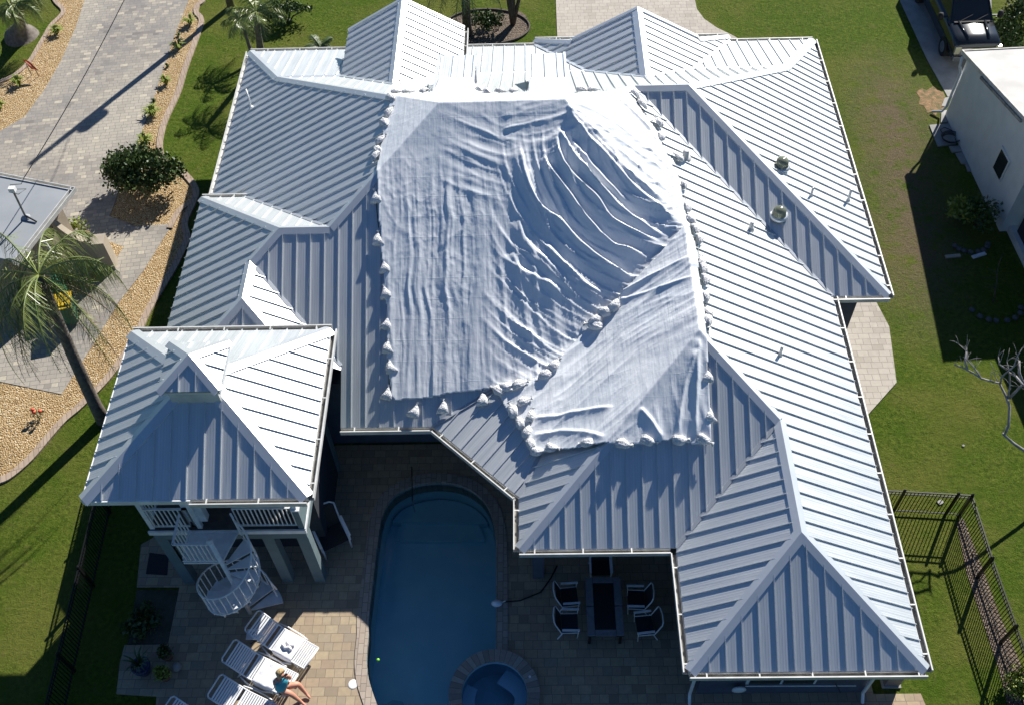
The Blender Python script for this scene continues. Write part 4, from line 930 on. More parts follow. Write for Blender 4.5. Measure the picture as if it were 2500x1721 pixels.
row([(1548,237,1560,250),(1565,262,1580,278),(1602,303,1592,290),(1610,338,1606,322),(1652,390,1640,380),(1665,458,1668,475),(1673,514,1675,528),(1684,544,1690,552),(1693,567,1697,577),(1702,590,1706,603)],'lump','#, of the sandbags strung down the upper right tarp edge','sandbags down the upper right tarp edge',.95,.08)
row([(1707,643,1707,630),(1711,662,1713,674),(1717,690,1720,706),(1717,730,1722,741),(1721,767,1712,760),(1723,789,1725,802)],'lump','#, of the roped sandbags beside the small tarp on the bright right slope','sandbags beside the right edge of the small tarp',.95,.08)
row([(1723,914,1718,888),(1729,1008,1727,986)],'hang','#, of two sandbags hanging on the dark slope right of the small tarp','sandbags hanging on the right hand slope',1.0,.06)
row([(1316,1107,1330,1104),(1355,1100,1372,1102),(1438,1088,1422,1090),(1521,1084,1540,1087),(1582,1076,1598,1080),(1659,1074,1676,1074),(1718,1074,1735,1083)],'lump','#, of the sandbags holding the bottom edge of the small tarp','sandbags on the bottom edge of the small tarp',1.05,.14,'lr')
row([(1218,958,1205,952),(1241,950,1254,947),(1272,944,1290,938),(1332,922,1318,930),(1357,897,1366,886)],'lump','#, of the sandbags in the lower valley where both tarps overlap','sandbags in the lower valley',1.0,.16,'lr')
row([(1255,1007,1250,994),(1272,1037,1266,1025),(1291,1058,1296,1042),(1297,1087,1290,1076)],'lump','#, of the sandbags down the slanted left corner edge of the small tarp','sandbags on the slanted tarp edge',1.0,.16)
row([(1283,985,1296,980),(1299,1020,1302,1008)],'lump','#, of two bags on the small tarp just inside its slanted edge','sandbags inside the slanted edge',1.0,.16)
row([(1500,748,1508,738),(1478,764,1490,760),(1456,783,1464,776),(1452,803,1440,800)],'lump','#, of the sandbag heap halfway up the valley between the tarps','sandbags heaped in the upper valley',1.1,.20)
m=MB()
for a,b in (((1670,480),(1690,540)),((1703,600),(1708,640)),((1722,745),(1722,770)),((1727,800),(1731,825)),((1727,880),(1733,1085)),((919,500),(925,560)),((942,665),(950,790)),((947,860),(952,965)),((1548,240),(1610,340))):
    k=8; pts=[]
    for i in range(k+1):
        r=RP(a[0]+(b[0]-a[0])*i/k,a[1]+(b[1]-a[1])*i/k)
        if r: pts.append((r[0][0],r[0][1],r[0][2]+.05))
    if len(pts)>1: m.tube(pts,.012,5)
tag(m.build('rope',MBLACK),'thin dark ropes tying the sandbags together along the tarp edges','rope')
# ------------------------------------------------------------------ plants
def leafcloud(c,rx,ry,rz,n,size,seed,lo=-.2):
    r=np.random.default_rng(seed); b=MB(); cl=r.normal(size=(26,3)); cl/=np.linalg.norm(cl,axis=1)[:,None]; cl*=r.uniform(.75,1.2,size=(26,1))
    for i in range(n):
        d=cl[r.integers(26)]*.78+r.normal(size=3)*.23; L=np.linalg.norm(d); 
        if L>1.3: d*=1.2/L
        if d[2]<lo: d[2]=-d[2]*.5
        p=np.array([c[0]+d[0]*rx,c[1]+d[1]*ry,c[2]+d[2]*rz]); a=r.normal(size=3); a/=np.linalg.norm(a); a[2]=abs(a[2])*.6
        t=np.cross(a,r.normal(size=3)); t/=np.linalg.norm(t); u=np.cross(t,a); u/=max(np.linalg.norm(u),.01); s=size*r.uniform(.6,1.3)
        b.add([p-t*s*.5,p+u*s*.35-t*s*.05,p+t*s*.6,p-u*s*.35-t*s*.05],[(0,1,2,3)])
    return b
def bush(name,label,cat_,c,rx,ry,rz,n,size,mat,seed,trunk=.05,group=None):
    o=thing(name,label,cat_,(c[0],c[1],0),0,group); leafcloud((0,0,c[2]),rx,ry,rz,n,size,seed).build('foliage',mat,o)
    t=MB(); 
    for k in range(5): a=k*1.25; t.tube([(.05*math.cos(a),.05*math.sin(a),0),(rx*.25*math.cos(a),ry*.25*math.sin(a),c[2]*.6),(rx*.6*math.cos(a),ry*.6*math.sin(a),c[2]*1.05)],[trunk,trunk*.7,trunk*.3],6)
    t.build('stem',MBARK,o); return o
bush('shrub','large round dark green shrub in the gravel bed beside the driveway','shrub',(*P(366,462,0)[:2],.85),1.28,1.0,.95,7500,.13,MLEAF,3)
bush('shrub','small yellow green shrub behind the curved beige wall','shrub',(*P(182,566,.4)[:2],.45),.55,.45,.45,600,.10,MLEAF2,4,.02)
bush('shrub','dark bushy shrub in the lawn behind the twin palm','shrub',(*P(700,34,.4)[:2],.45),1.1,.6,.5,1500,.12,MLEAF,5)
bush('shrub','green shrub beside the black truck nearest the white roof','shrub',(*P(2452,92,.5)[:2],.6),.7,.8,.7,1800,.12,MLEAF,6)
bush('shrub','tall green shrub at the right picture edge beside the truck','shrub',(*P(2492,62,.6)[:2],.8),.8,.9,.9,2200,.12,MLEAF,16)
bush('shrub','light green leafy bush in the neighbour yard shade','shrub',(*P(2352,515,.5)[:2],.5),.6,.5,.5,420,.16,MLEAF2,7,.02)
bush('shrub','sparse dark bush at the foot of the neighbour wall corner','shrub',(*P(2395,525,.5)[:2],.5),.6,.7,.6,500,.13,MLEAF,8,.02)
bush('shrub','dark ground shrub under the tower plant bed in shade','shrub',(*P(350,1520,.2)[:2],.2),.5,.5,.3,500,.14,MLEAF,9,.02)
bush('shrub','yellow leaved bush behind the black fence at bottom right','shrub',(*P(2492,1660,.4)[:2],.3),.5,.5,.4,700,.10,MLEAF2,10,.02)
def tuft(name,label,u,v,r_,h,mat,seed,group,n=34):
    c=P(u,v,0); o=thing(name,label,'plant',c,0,group); R_=random.Random(seed); b=MB()
    for i in range(n):
        a=R_.random()*6.28; l=R_.uniform(.6,1.)*r_; z=h*R_.uniform(.5,1); q=[(0.03*math.cos(a),.03*math.sin(a),0),(l*.45*math.cos(a),l*.45*math.sin(a),z*.8),(l*math.cos(a),l*math.sin(a),z*.75)]
        w_=.035; px=(-math.sin(a)*w_,math.cos(a)*w_)
        V=[]; 
        for k,p in enumerate(q): s=(1,.9,.1)[k]; V+=[(p[0]+px[0]*s,p[1]+px[1]*s,p[2]),(p[0]-px[0]*s,p[1]-px[1]*s,p[2])]
        b.add(V,[(0,1,3,2),(2,3,5,4)])
    b.build('foliage',mat,o); return o
tl=['spiky green plant nearest the top in the gravel strip right of the driveway','spiky green plant just below the topmost in the right gravel strip','small spiky plant midway down the gravel strip right of the driveway','large spiky plant in the right gravel strip above the round shrub','spiky plant touching the back of the large round shrub','spiky plant in the left gravel bed near the fat palm','spiky plant in the left gravel bed beside the red panel','spiky plant cut by the left picture edge in the gravel bed']
for i,(u,v,r_) in enumerate([(466,60,.42),(438,120,.42),(407,207,.32),(374,282,.5),(358,352,.5),(140,84,.42),(48,208,.42),(2,266,.35)]): tuft('spiky_plant',tl[i],u,v,r_,.5,MLEAF2,i,'spiky plants in the gravel beds',46)
for i,(u,v,l_) in enumerate([(436,90,'tiny brown seedling between the two topmost spiky plants'),(410,165,'tiny dark seedling in the right gravel strip above the small spiky plant'),(377,250,'tiny dark seedling just above the large spiky plant'),(350,330,'tiny seedling between the large spiky plant and the shrub')]): tuft('seedling',l_,u,v,.18,.2,MLEAF,i+50,'seedlings in the right gravel strip',9)
def frond(b,base,az,L,rise,droop,nl=38,ll=.5,wd=.03,hang=.6,rng_=random):
    pts=[]; 
    for i in range(13):
        t=i/12; r_=L*t*(1-.22*t*t*droop); z=rise*L*t-droop*L*t*t*.75
        pts.append(Vector((base[0]+r_*math.cos(az),base[1]+r_*math.sin(az),base[2]+z)))
    b.tube(pts,[.028*(1-i/12*.8) for i in range(13)],4,False)
    side=Vector((-math.sin(az),math.cos(az),0))
    for i in range(nl):
        t=.12+.88*i/nl; f=t*12; k=min(int(f),11); p=pts[k].lerp(pts[k+1],f-k); tn_=(pts[k+1]-pts[k]).normalized()
        l=ll*math.sin(math.pi*min(1,(t*.85+.12)))*rng_.uniform(.8,1.15)
        for sgn in (-1,1):
            d=(side*sgn*rng_.uniform(.45,1.)+tn_*rng_.uniform(.2,.75)+Vector((0,0,-hang*rng_.uniform(.15,1.5)))).normalized(); w_=tn_*wd
            m1=p+d*l*.55; m2=p+d*l+Vector((0,0,-hang*l*.35)); b.add([p-w_*.5,p+w_*.5,m1+w_*.35,m1-w_*.35,m2],[(0,1,2,3),(3,2,4)])
def palm(name,label,base,top,n,L,rise,droop,ll,hang,r0,r1,seed,dry=0,mat=None,trmat=None,nl=38,lean=None):
    o=thing(name,label,'palm tree',(base[0],base[1],0)); rr_=random.Random(seed); t=MB(); q=[(0,0,0)]
    tx,ty,tz_=top[0]-base[0],top[1]-base[1],top[2]
    pts=[(tx*f**1.3,ty*f**1.3,tz_*f) for f in [i/8 for i in range(9)]]
    t.tube(pts,[r0*1.15]+[r0+(r1-r0)*i/7 for i in range(8)],14); t.build('trunk',trmat or MTRK,o,True)
    c=MB()
    for i in range(n):
        az=i*2.399+rr_.uniform(-.2,.2); f=i/n; frond(c,(tx,ty,tz_),az,L*rr_.uniform(.85,1.08),rise*(1-.75*f)+rr_.uniform(-.08,.08),droop*(.7+.6*f),nl,ll,.024,hang,rr_)
    c.build('crown',mat or MFROND,o)
    if dry:
        c=MB()
        for i in range(dry): frond(c,(tx,ty,tz_-.1),rr_.uniform(-2.1,.3),L*rr_.uniform(.7,.95),.05,1.25,26,ll*.8,.02,1.1,rr_)
        c.build('dry_frond',MFRDRY,o)
    return o
palm('palm_tree','tall leaning palm with drooping feathery fronds in front of the tower',P(253,1027,0),P(95,672,6.1),22,3.1,.72,1.45,.80,1.7,.20,.14,11,9,nl=44)
palm('palm_tree','taller twin trunk palm at the upper left corner of the roof',P(641,150,0),P(626,30,2.9),13,1.7,.9,.95,.5,.6,.16,.10,12)
palm('palm_tree','shorter slimmer palm beside the twin palm left of the roof corner',P(620,150,0),P(588,50,1.7),12,1.25,.8,.95,.45,.6,.09,.06,13)
palm('palm_tree','thick dark trunk palm behind the front roof between gable and planting bed',P(1141,84,0),P(1135,-60,4.2),16,2.4,.5,1.15,.5,.9,.2,.16,14,mat=MLEAF,trmat=MBARK)
palm('palm_tree','low fan leaved palm peeking over the back gutter left of the gable',P(785,140,0),P(782,116,.7),10,.75,.9,.7,.3,.2,.06,.05,15,mat=MLEAF)
# ponytail palm, fat flared base
o=thing('ponytail_palm','fat based ponytail palm on the lawn in the top left corner','palm tree',P(55,92,0)); t=MB(); tp=Vector(P(45,22,1.9))-Vector(P(55,92,0))
t.tube([(0,0,-.05),(0,0,.12),(tp.x*.1,tp.y*.1,.35),(tp.x*.3,tp.y*.3,.7),(tp.x*.6,tp.y*.6,1.2),(tp.x,tp.y,1.9)],[.80,.72,.45,.27,.2,.18],20); t.build('trunk',MTRK,o,True)
c=MB(); rr_=random.Random(21)
for i in range(26): frond(c,(tp.x+rr_.uniform(-.3,.3),tp.y+rr_.uniform(-.3,.3),2.),i*2.4,1.5*rr_.uniform(.8,1.1),.7,1.3,40,.5,.018,1.0,rr_)
c.build('crown',MFROND,o)
# multi trunk small tree on the planting bed
o=thing('multi_trunk_tree','dark tree with several slim trunks standing in the mulch bed','tree',P(1252,62,0)); t=MB()
for dx,dy,h in ((-.35,.1,2.4),(-.08,.2,2.6),(.15,.3,2.5),(.75,.5,3.)): t.tube([(0,0,0),(dx*.4,dy*.3,h*.4),(dx,dy,h)],[.11,.08,.05],8)
t.build('trunk',MBARK,o,True); leafcloud((.1,.5,3.3),1.7,1.2,.9,3200,.14,22).build('crown',MLEAF,o)
b=MB(); 
o=thing('croton_plant','dark bushy plant in the shade of the mulch bed','plant',P(1185,75,0)); leafcloud((0,0,.4),.8,.5,.45,900,.13,33).build('foliage',MLEAF,o)
# bare tree
def bare(name,label,base,segs,mat):
    o=thing(name,label,'tree',base); b=MB(); B=Vector(base)
    for i,(pts,r0,r1) in enumerate(segs):
        q=[Vector(p)-B for p in pts]; 
        m_=MB(); m_.tube(q,[r0+(r1-r0)*k/(len(q)-1) for k in range(len(q))],8)
        R2=random.Random(i)
        for k in range(1,len(q)):
            for t_ in range(2 if name=='bare_tree' and i else 1):
                if name!='bare_tree' or (i==0 and k<7): continue
                d_=Vector((R2.uniform(-1,1),R2.uniform(-.2,1),R2.uniform(0,1))).normalized()*R2.uniform(.2,.45); m_.tube([q[k],q[k]+d_*.5+Vector((.02,.03,0)),q[k]+d_],[.010,.007,.003],5)
        m_.build('trunk' if i==0 else 'branch',mat,o,True)
    return o
T=lambda u,v,z: P(u,v,z)
bare('bare_tree','leafless pale grey tree reaching in from the right edge over the lawn',T(2620,1180,0),[
 ([T(2620,1180,0),T(2560,1130,1.2),T(2500,1099,2.),T(2475,1082,2.3),T(2452,1062,2.5),T(2462,1040,2.7),T(2465,993,3.),T(2455,965,3.2),T(2440,935,3.4),T(2418,930,3.5),T(2395,923,3.6),T(2375,910,3.7),T(2350,897,3.8),T(2330,890,3.85)],.05,.02),
 ([T(2395,923,3.6),T(2380,900,3.8),T(2362,880,4.),T(2362,860,4.1),T(2340,840,4.2)],.022,.008),([T(2362,905,3.75),T(2356,880,3.95),T(2360,850,4.1)],.04,.015),
 ([T(2460,975,3.1),T(2466,940,3.5),T(2464,905,3.8),T(2458,882,4.)],.03,.012),([T(2442,935,3.4),T(2445,920,3.7),T(2475,895,4.),T(2484,870,4.3),T(2496,850,4.5)],.03,.01),
 ([T(2458,902,3.8),T(2440,890,4.),T(2437,870,4.1)],.03,.01),([T(2464,972,3.1),T(2490,945,3.5),T(2515,925,3.8)],.045,.02),([T(2500,942,3.6),T(2488,910,3.9),T(2488,880,4.1)],.045,.03),([T(2464,910,3.8),T(2480,918,3.9),T(2500,942,4.)],.03,.03),([T(2436,932,3.4),T(2430,918,3.6)],.02,.008),([T(2452,1062,2.5),T(2447,1056,2.5)],.04,.02)],MPALE)
bare('bare_sapling','thin leafless sapling in the dark neighbour yard',T(2425,740,0),[([T(2425,740,0),T(2433,690,.6),T(2437,650,1.1),T(2448,620,1.5)],.03,.01),([T(2436,668,.9),T(2410,655,1.1)],.015,.006),([T(2433,680,.7),T(2395,678,1.)],.015,.006),([T(2432,700,.5),T(2400,700,.7)],.015,.006)],MBARK)
# ------------------------------------------------------------------ neighbours, walls
nb=thing0('neighbour_house','white walled neighbour house with pale membrane roof at the right edge','house',(20,28,0))
NA=P(2301,272,0); NBp=(NA[0]+.25,26.0,0)
NBp=P(2440,566,0); ztop0=2.95; 
dirS=np.array([NBp[0]-NA[0],NBp[1]-NA[1]]); Ls=np.linalg.norm(dirS); dirS/=Ls
zr=PV(2500,272,NA,NBp); Lr=np.hypot(zr[0]-NA[0],zr[1]-NA[1]); sl_=(zr[2]-ztop0)/Lr
zz=lambda L: ztop0+sl_*L
far=9.; dE=np.array([-dirS[1],dirS[0]])
if dE[0]<0: dE=-dE
def nw(L,E_=0.,z=0.): return (NA[0]+dirS[0]*L+dE[0]*E_,NA[1]+dirS[1]*L+dE[1]*E_,z)
m=MB(); V=[nw(.3),nw(Ls),nw(Ls,0,zz(Ls)-.12),nw(.3,0,zz(.3)-.12)]; V2=[nw(.3,far),nw(Ls,far),nw(Ls,far,zz(Ls)-.12),nw(.3,far,zz(.3)-.12)]
m.add(V+V2,[(3,2,1,0),(4,5,6,7),(0,1,5,4),(1,2,6,5),(2,3,7,6),(3,0,4,7)]); wl_=kid(m,'wall',MNW,nb)
m=MB(); V=[nw(.12,-.18,zz(.1)),nw(Ls+.3,-.18,zz(Ls+.3)),nw(Ls+.3,far+.3,zz(Ls+.3)),nw(.12,far+.3,zz(.1))]; m.slab([V[0],V[1],V[2],V[3]],.10); rf_=kid(m,'roof',MNROOF2,nb)
m=MB(); m.beam(nw(.10,-.2,zz(.1)-.03),nw(Ls+.3,-.2,zz(Ls+.3)-.03),.05,.16); m.beam(nw(.10,-.2,zz(.1)-.03),nw(.10,far,zz(.1)-.03),.05,.14); sub(m,'fascia',M('weathered_trim',(.45,.42,.37),.8,0,(.62,.60,.56),4),rf_)
m=MB(); m.beam(nw(2.1,-.25,zz(2.1)-.14),nw(5.5,-.25,zz(5.5)-.14),.08,.10); sub(m,'loose_trim',MDIRT,rf_)
m=MB(); m.tube([nw(.3,-.22,zz(0)-.1),nw(.33,-.2,zz(0)-.5),nw(.34,-.08,zz(0)-.8),nw(.30,-.08,.5),nw(.25,-.15,.2),nw(.1,-.5,.08)],.05,8); kid(m,'downspout',MWHITE,nb,True)
wc=PV(2446,401,NA,NBp); Lw=np.hypot(wc[0]-NA[0],wc[1]-NA[1])
m=MB(); m.beam(nw(Lw-.42,-.03,wc[2]),nw(Lw+.42,-.03,wc[2]),.05,1.0); wf=kid(m,'window',MNW,nb); m=MB(); m.beam(nw(Lw-.30,-.05,wc[2]),nw(Lw+.36,-.05,wc[2]),.05,.86); sub(m,'pane',MDARK,wf)
# screened room beyond the corner
m=MB(); m.beam(nw(Ls+.02,.4,.12),nw(Ls+8,.4,.12),.28,.34); kid(m,'porch_base',MNW,nb)
m=MB(); m.beam(nw(Ls+.3,.45,1.5),nw(Ls+8,.45,1.5),.04,2.4); kid(m,'porch_screen',M('insect_screen',(.03,.03,.04),.8),nb)
for k in (1.9,4.,6.): m=MB(); m.beam(nw(Ls+k,.40,.3),nw(Ls+k,.40,2.7),.06,.06,up=(1,0,0)); kid(m,'screen_post',MWHITE,nb)
m=MB(); m.slab([nw(Ls+.3,.1,2.8),nw(Ls+8.,.1,2.8),nw(Ls+8.,far,2.9),nw(Ls+.3,far,2.9)],.1); kid(m,'porch_roof',MNROOF2,nb)
# hose coil
hc=P(2320,340,.07); m=MB(); rr_=random.Random(3)
for k in range(5): m.tube([(hc[0]+(.30+.02*k)*math.cos(a*.4)+rr_.uniform(-.01,.01),hc[1]+(.26+.02*k)*math.sin(a*.4),.08+.03*k) for a in range(17)],.014,5)
m.tube([(hc[0]-.2,hc[1]+.2,.08),(hc[0]-.25,hc[1]+.55,.07),(hc[0]-.05,hc[1]+.7,.07),(hc[0]+.2,hc[1]+.5,.07)],.014,5)
tag(m.build('garden_hose',MBLACK),'black garden hose coiled on slabs by the neighbour wall','hose')
for i,(u,v,rz,l_,c_) in enumerate([(2326,626,.1,'weathered wooden board lying in the dark neighbour yard',MBEIGE),(2390,624,.35,'pale grey board lying near the stone ring',MNW)]):
    p=P(u,v,.03); o=MB().box((0,0,0),(.55,.14,.05)).build('plank',c_); o.location=p; o.rotation_euler=(0,0,rz); tag(o,l_,'board')
for k,(cu_,cv,rx,ry,lb) in enumerate([(2368,595,.62,.45,'ring of rough edging stones near the boards in the yard'),(2430,752,.85,.6,'ring of edging stones round the bare sapling')]):
    o=thing('stone_ring',lb,'stones',P(cu_,cv,0)); rr_=random.Random(k)
    for i in range(8):
        a=-2.9+i*.40+rr_.uniform(-.1,.1); m=MB(); m.lathe([(.09,-.02),(.11,.05),(.06,.10),(.005,.11)],(rx*math.cos(a),ry*math.sin(a),0),7,False); m.build('stone',M('dull_stone',(.10,.10,.10),.9) if i==0 else bpy.data.materials['dull_stone'],o)
# left neighbour
nl_=thing0('garage_building','low grey flat roofed building cut by the left picture edge','building',(-18,25,0))
A=np.array([-15.93,26.12]); dw=np.array([-.962,.2725]); ds=np.array([-.2747,-.9615])
q_=lambda a,b,z: (A[0]+dw[0]*a+ds[0]*b,A[1]+dw[1]*a+ds[1]*b,z)
m=MB(); m.slab([q_(.15,.15,2.9),q_(14,.15,2.9),q_(14,3.6,2.9),q_(.15,3.6,2.9)],.12); rf=kid(m,'roof',MNROOF,nl_)
for a,b,c_,d_ in ((0,0,14,0),(0,0,0,3.7)):
    m=MB()
    for off in (0,.14):
        o1=(off if d_ else 0,off if c_ else 0); m.beam(q_(a+o1[0],b+o1[1],2.86),q_(c_+o1[0],d_+o1[1],2.86),.025,.16)
    g=kid(m,'gutter',MNW if False else MGUT,nl_); m=MB(); o1=(.07 if d_ else 0,.07 if c_ else 0); m.beam(q_(a+o1[0]+.03,b+o1[1]+.03,2.8),q_(c_+o1[0],d_+o1[1],2.8),.10,.03); sub(m,'grime',MDIRT,g)
m=MB(); m.prism([q_(.5,.5,0)[:2],q_(14,.5,0)[:2],q_(14,3.6,0)[:2],q_(.5,3.6,0)[:2]],0,2.78); kid(m,'wall',MBEIGE,nl_)
m=MB(); m.tube([q_(.45,2.3,2.8),q_(.2,2.1,2.2),q_(.15,2.,.3),q_(-.25,1.9,.1)],.05,8); kid(m,'downspout',MNW,nl_,True)
# curved garden wall
cw=thing0('garden_wall','beige stucco garden wall with a curved sweeping top and square end pillar','wall',(*P(265,690,0)[:2],0))
e0=np.array(P(268,650,0)[:2])+np.array([-.1,0]); e1=np.array(q_(.35,1.3,0)[:2]); dd=e1-e0; Lw_=np.linalg.norm(dd); dd/=Lw_; nn=np.array([-dd[1],dd[0]])
m=MB(); V=[];K=16
for i in range(K+1):
    t=i/K; h=1.38+max(0,(t-.12)/.88)**2*1.25; c=e0+dd*Lw_*t
    for sgn in (-1,1):
        V+=[(c[0]+nn[0]*.13*sgn,c[1]+nn[1]*.13*sgn,0),(c[0]+nn[0]*.13*sgn,c[1]+nn[1]*.13*sgn,h)]
m.add(V,[f for i in range(K) for f in ([i*4,i*4+1,i*4+5,i*4+4],[i*4+2,i*4+6,i*4+7,i*4+3],[i*4+1,i*4+3,i*4+7,i*4+5])]); kid(m,'wall_panel',MBEIGE,cw)
m=MB(); m.box((e0[0]-dd[0]*.16,e0[1]-dd[1]*.16,.70),(.42,.5,1.40),rz=math.atan2(dd[1],dd[0])); kid(m,'pillar',MBEIGE,cw)
lp=thing('lantern','small dark rusty lantern standing on the beige wall pillar','lantern',(e0[0]+dd[0]*.15,e0[1]+dd[1]*.15,1.40)); m=MB(); m.lathe([(.07,0),(.03,.03),(.03,.1),(.09,.14),(.11,.3),(.08,.33)],(0,0,0),8); m.build('lamp_body',MBLACK,lp); m=MB(); m.lathe([(.14,.33),(.02,.45)],(0,0,0),8); m.build('lamp_cap',M('rusty_cap',(.16,.07,.05),.7),lp)
# service mast and wires
ms=P(63,531,2.92); mh=P(30,463,4.45); mt=thing('roof_mast','grey braced service mast with white meter head on the flat roof','mast',ms)
d=Vector(mh)-Vector(ms); MB().tube([(0,0,0),tuple(d)],.035,8).build('pole',MDIRT,mt); MB().box(tuple(d),(.2,.16,.16)).build('weather_head',MWHITE,mt); MB().tube([(0,0,.1),(.45,-.25,.02)],.03,6).build('brace',MBLACK,mt); MB().lathe([(.16,0),(.05,.1)],(0,0,0),12).build('base_flashing',MNROOF,mt)
def cable(a,b,sag,r_=.012): 
    a,b=Vector(a),Vector(b); return [tuple(a.lerp(b,i/24)+Vector((0,0,-sag*4*(i/24)*(1-i/24)))) for i in range(25)]
pole_b=(-13.75,41.2,0)
m=MB(); m.tube(cable(P(58,436,4.3),(pole_b[0]+.4,pole_b[1]+.3,7.6),.5),.016,5); m.tube([P(58,436,4.3),P(52,450,4.25),P(25,452,4.3),P(22,470,4.2),P(45,475,4.2),P(64,462,4.2),mh],.012,5)
tag(m.build('service_cable',MBLACK),'twisted black service cable swooping from the roof mast over the driveway','cable')
up_=thing('utility_pole','tall thin utility pole behind the upper left palms casting a long shadow','utility pole',pole_b)
MB().tube([(0,0,0),(0,0,8.6)],[.17,.12],12).build('pole',MTRK,up_,True); MB().lathe([(.26,0),(.28,.1),(.28,.75),(.2,.85)],(.38,.1,6.2),16).build('transformer',MGUT,up_,True)
# red panel
p0=[P(55,146,.75),P(70,150,.75),P(92,171,.45),P(76,168,.45)]; o=thing0('red_sign','small slanted red panel on stakes in the left gravel bed','sign',P(74,178,0))
m=MB(); m.slab(p0,.03); kid(m,'panel',MRED,o); m=MB(); m.tube([P(64,158,.6),(P(64,158,.6)[0],P(64,158,.6)[1],0)],.015,5); m.tube([P(85,167,.45),(P(85,167,.45)[0],P(85,167,.45)[1],0)],.015,5); kid(m,'stake',MBLACK,o)
m=MB(); m.beam(P(62,152,.75),P(84,169,.47),.02,.05); kid(m,'batten',M('pale_red',(.7,.25,.16),.5),o)
# flowers
fl=thing('rose_plant','small thorny plant with three red blooms in the golden gravel','plant',P(98,1022,0)); m=MB(); B0=Vector(P(98,1022,0))
tips=[P(80,1000,.42),P(83,1006,.36),P(98,1004,.42)]
for t_ in tips: m.tube([(0,0,0),tuple((Vector(t_)-B0)*.6+Vector((0,0,-.02))),tuple(Vector(t_)-B0)],.012,5)
m.build('stem',MLEAF,fl); leafcloud((0,0,.2),.2,.16,.16,90,.07,44).build('foliage',MLEAF,fl)
for t_ in tips:
    m=MB(); q=Vector(t_)-B0; m.lathe([(.02,-.03),(.065,.0),(.06,.05),(.02,.07)],tuple(q),9); m.build('bloom',MRED,fl,True)
# wheelie bins
def bin_(lid,label,u,v,rz,closed=True):
    p=P(u,v,1.05); o=thing('wheelie_bin',label,'wheelie bin',(p[0],p[1],.04),rz); m=MB(); V=[]
    for z,sx_,sy_ in ((.06,.22,.25),(.98,.29,.36)): V+=[(-sx_,-sy_,z),(sx_,-sy_,z),(sx_,sy_,z),(-sx_,sy_,z)]
    m.add(V,[(3,2,1,0),(4,5,6,7),(0,1,5,4),(1,2,6,5),(2,3,7,6),(3,0,4,7)]); m.build('bin_body',MGREEN,o)
    m=MB(); m.box((0,0,1.01),(.64,.78,.05)); m.box((0,.02,1.06),(.54,.6,.05)); m.build('lid',lid,o)
    MB().tube([(-.25,.42,.98),(.25,.42,.98)],.02,6).build('handle',MBLACK,o)
    for sx_ in (-.27,.27): MB().tube([(sx_-.03,.28,.11),(sx_+.03,.28,.11)],.11,12).build('wheel',MTYRE,o)
bin_(MGREEN,'dark green wheelie bin with green lid under the palm fronds',132,693,.35); bin_(MYEL,'green wheelie bin with yellow lid under the palm fronds',150,736,.25)
# ------------------------------------------------------------------ fences
def fence(pts,label,h,post_every,zb=.0,sp=.105,group=None):
    o=thing0('metal_fence',label,'fence',(pts[0][0],pts[0][1],0))
    for i in range(len(pts)-1):
        a,b=Vector((*pts[i],0)),Vector((*pts[i+1],0)); L=(b-a).length; n=max(1,round(L/post_every)); m=MB()
        for zz_ in (.12,h-.16,h-.02): m.beam(a+Vector((0,0,zz_)),b+Vector((0,0,zz_)),.03,.035)
        for k in range(int(L/sp)+1): q=a.lerp(b,k*sp/L); m.box((q.x,q.y,h/2),(.018,.018,h-.03))
        kid(m,'picket_panel',MBLACK,o)
        for k in range(n+(1 if i==len(pts)-2 else 0)):
            q=a.lerp(b,k/n); m=MB(); m.box((q.x,q.y,(h+.06)/2),(.065,.065,h+.06)); m.lathe([(.045,0),(.0,.04)],(q.x,q.y,h+.06),4,False); kid(m,'post',MBLACK,o)
    return o
fence([(8.75,14.75),(10.65,14.62),(12.16,14.5),(12.55,14.46),(12.56,12.49),(12.63,10.54),(12.74,8.5),(12.85,6.5)],'black picket fence with shadows turning the corner on the right lawn',1.25,2.2)
fence([(-13.05,17.2),(-12.95,14.9),(-12.85,12.5),(-12.75,10.),(-12.65,7.5)],'black picket fence in the dark shade left of the patio',1.25,2.4)
# ------------------------------------------------------------------ truck
tk=thing('pickup_truck','glossy black pickup truck with chrome grille parked on the side driveway','pickup truck',(18.63,35.55,.03),R(1.5))
def loft(secs,mat,name,smooth=True,par=tk):
    # secs: (y, half width bottom, half width top, z0, z1)
    m=MB(); V=[]; 
    for y,wb,wt,z0,z1 in secs: V+=[(-wb,y,z0),(-wb*1.01,y,z0+(z1-z0)*.5),(-wt,y,z1-.06),(-wt+.10,y,z1),(0,y,z1+.03),(wt-.10,y,z1),(wt,y,z1-.06),(wb*1.01,y,z0+(z1-z0)*.5),(wb,y,z0)]
    k=9; n=len(secs); m.add(V,[[i*k+j,(i+1)*k+j,(i+1)*k+(j+1)%k,i*k+(j+1)%k] for i in range(n-1) for j in range(k)]+[list(range(k))[::-1] if False else list(range(k)),[(n-1)*k+j for j in range(k)][::-1]])
    o=m.build(name,mat,par,smooth); 
    return o
loft([(.02,.90,.82,.60,1.05),(.12,.97,.90,.50,1.22),(.6,1.0,.95,.48,1.27),(1.5,1.01,.97,.48,1.33),(3.9,1.01,.97,.48,1.36),(4.0,1.01,.98,.48,1.38),(6.2,1.0,.97,.5,1.38)],MTRUCK,'body')
m=MB(); V=[(-.86,1.35,1.34),(.86,1.35,1.34),(.72,2.1,1.92),(-.72,2.1,1.92),(-.74,3.9,1.95),(.74,3.9,1.95),(.86,4.1,1.36),(-.86,4.1,1.36)]
m.add(V,[(3,2,5,4)]); m.slab([(-.73,2.05,1.95),(.73,2.05,1.95),(.75,3.95,1.97),(-.75,3.95,1.97)],.05); m.build('cab_roof',MTRUCK,tk)
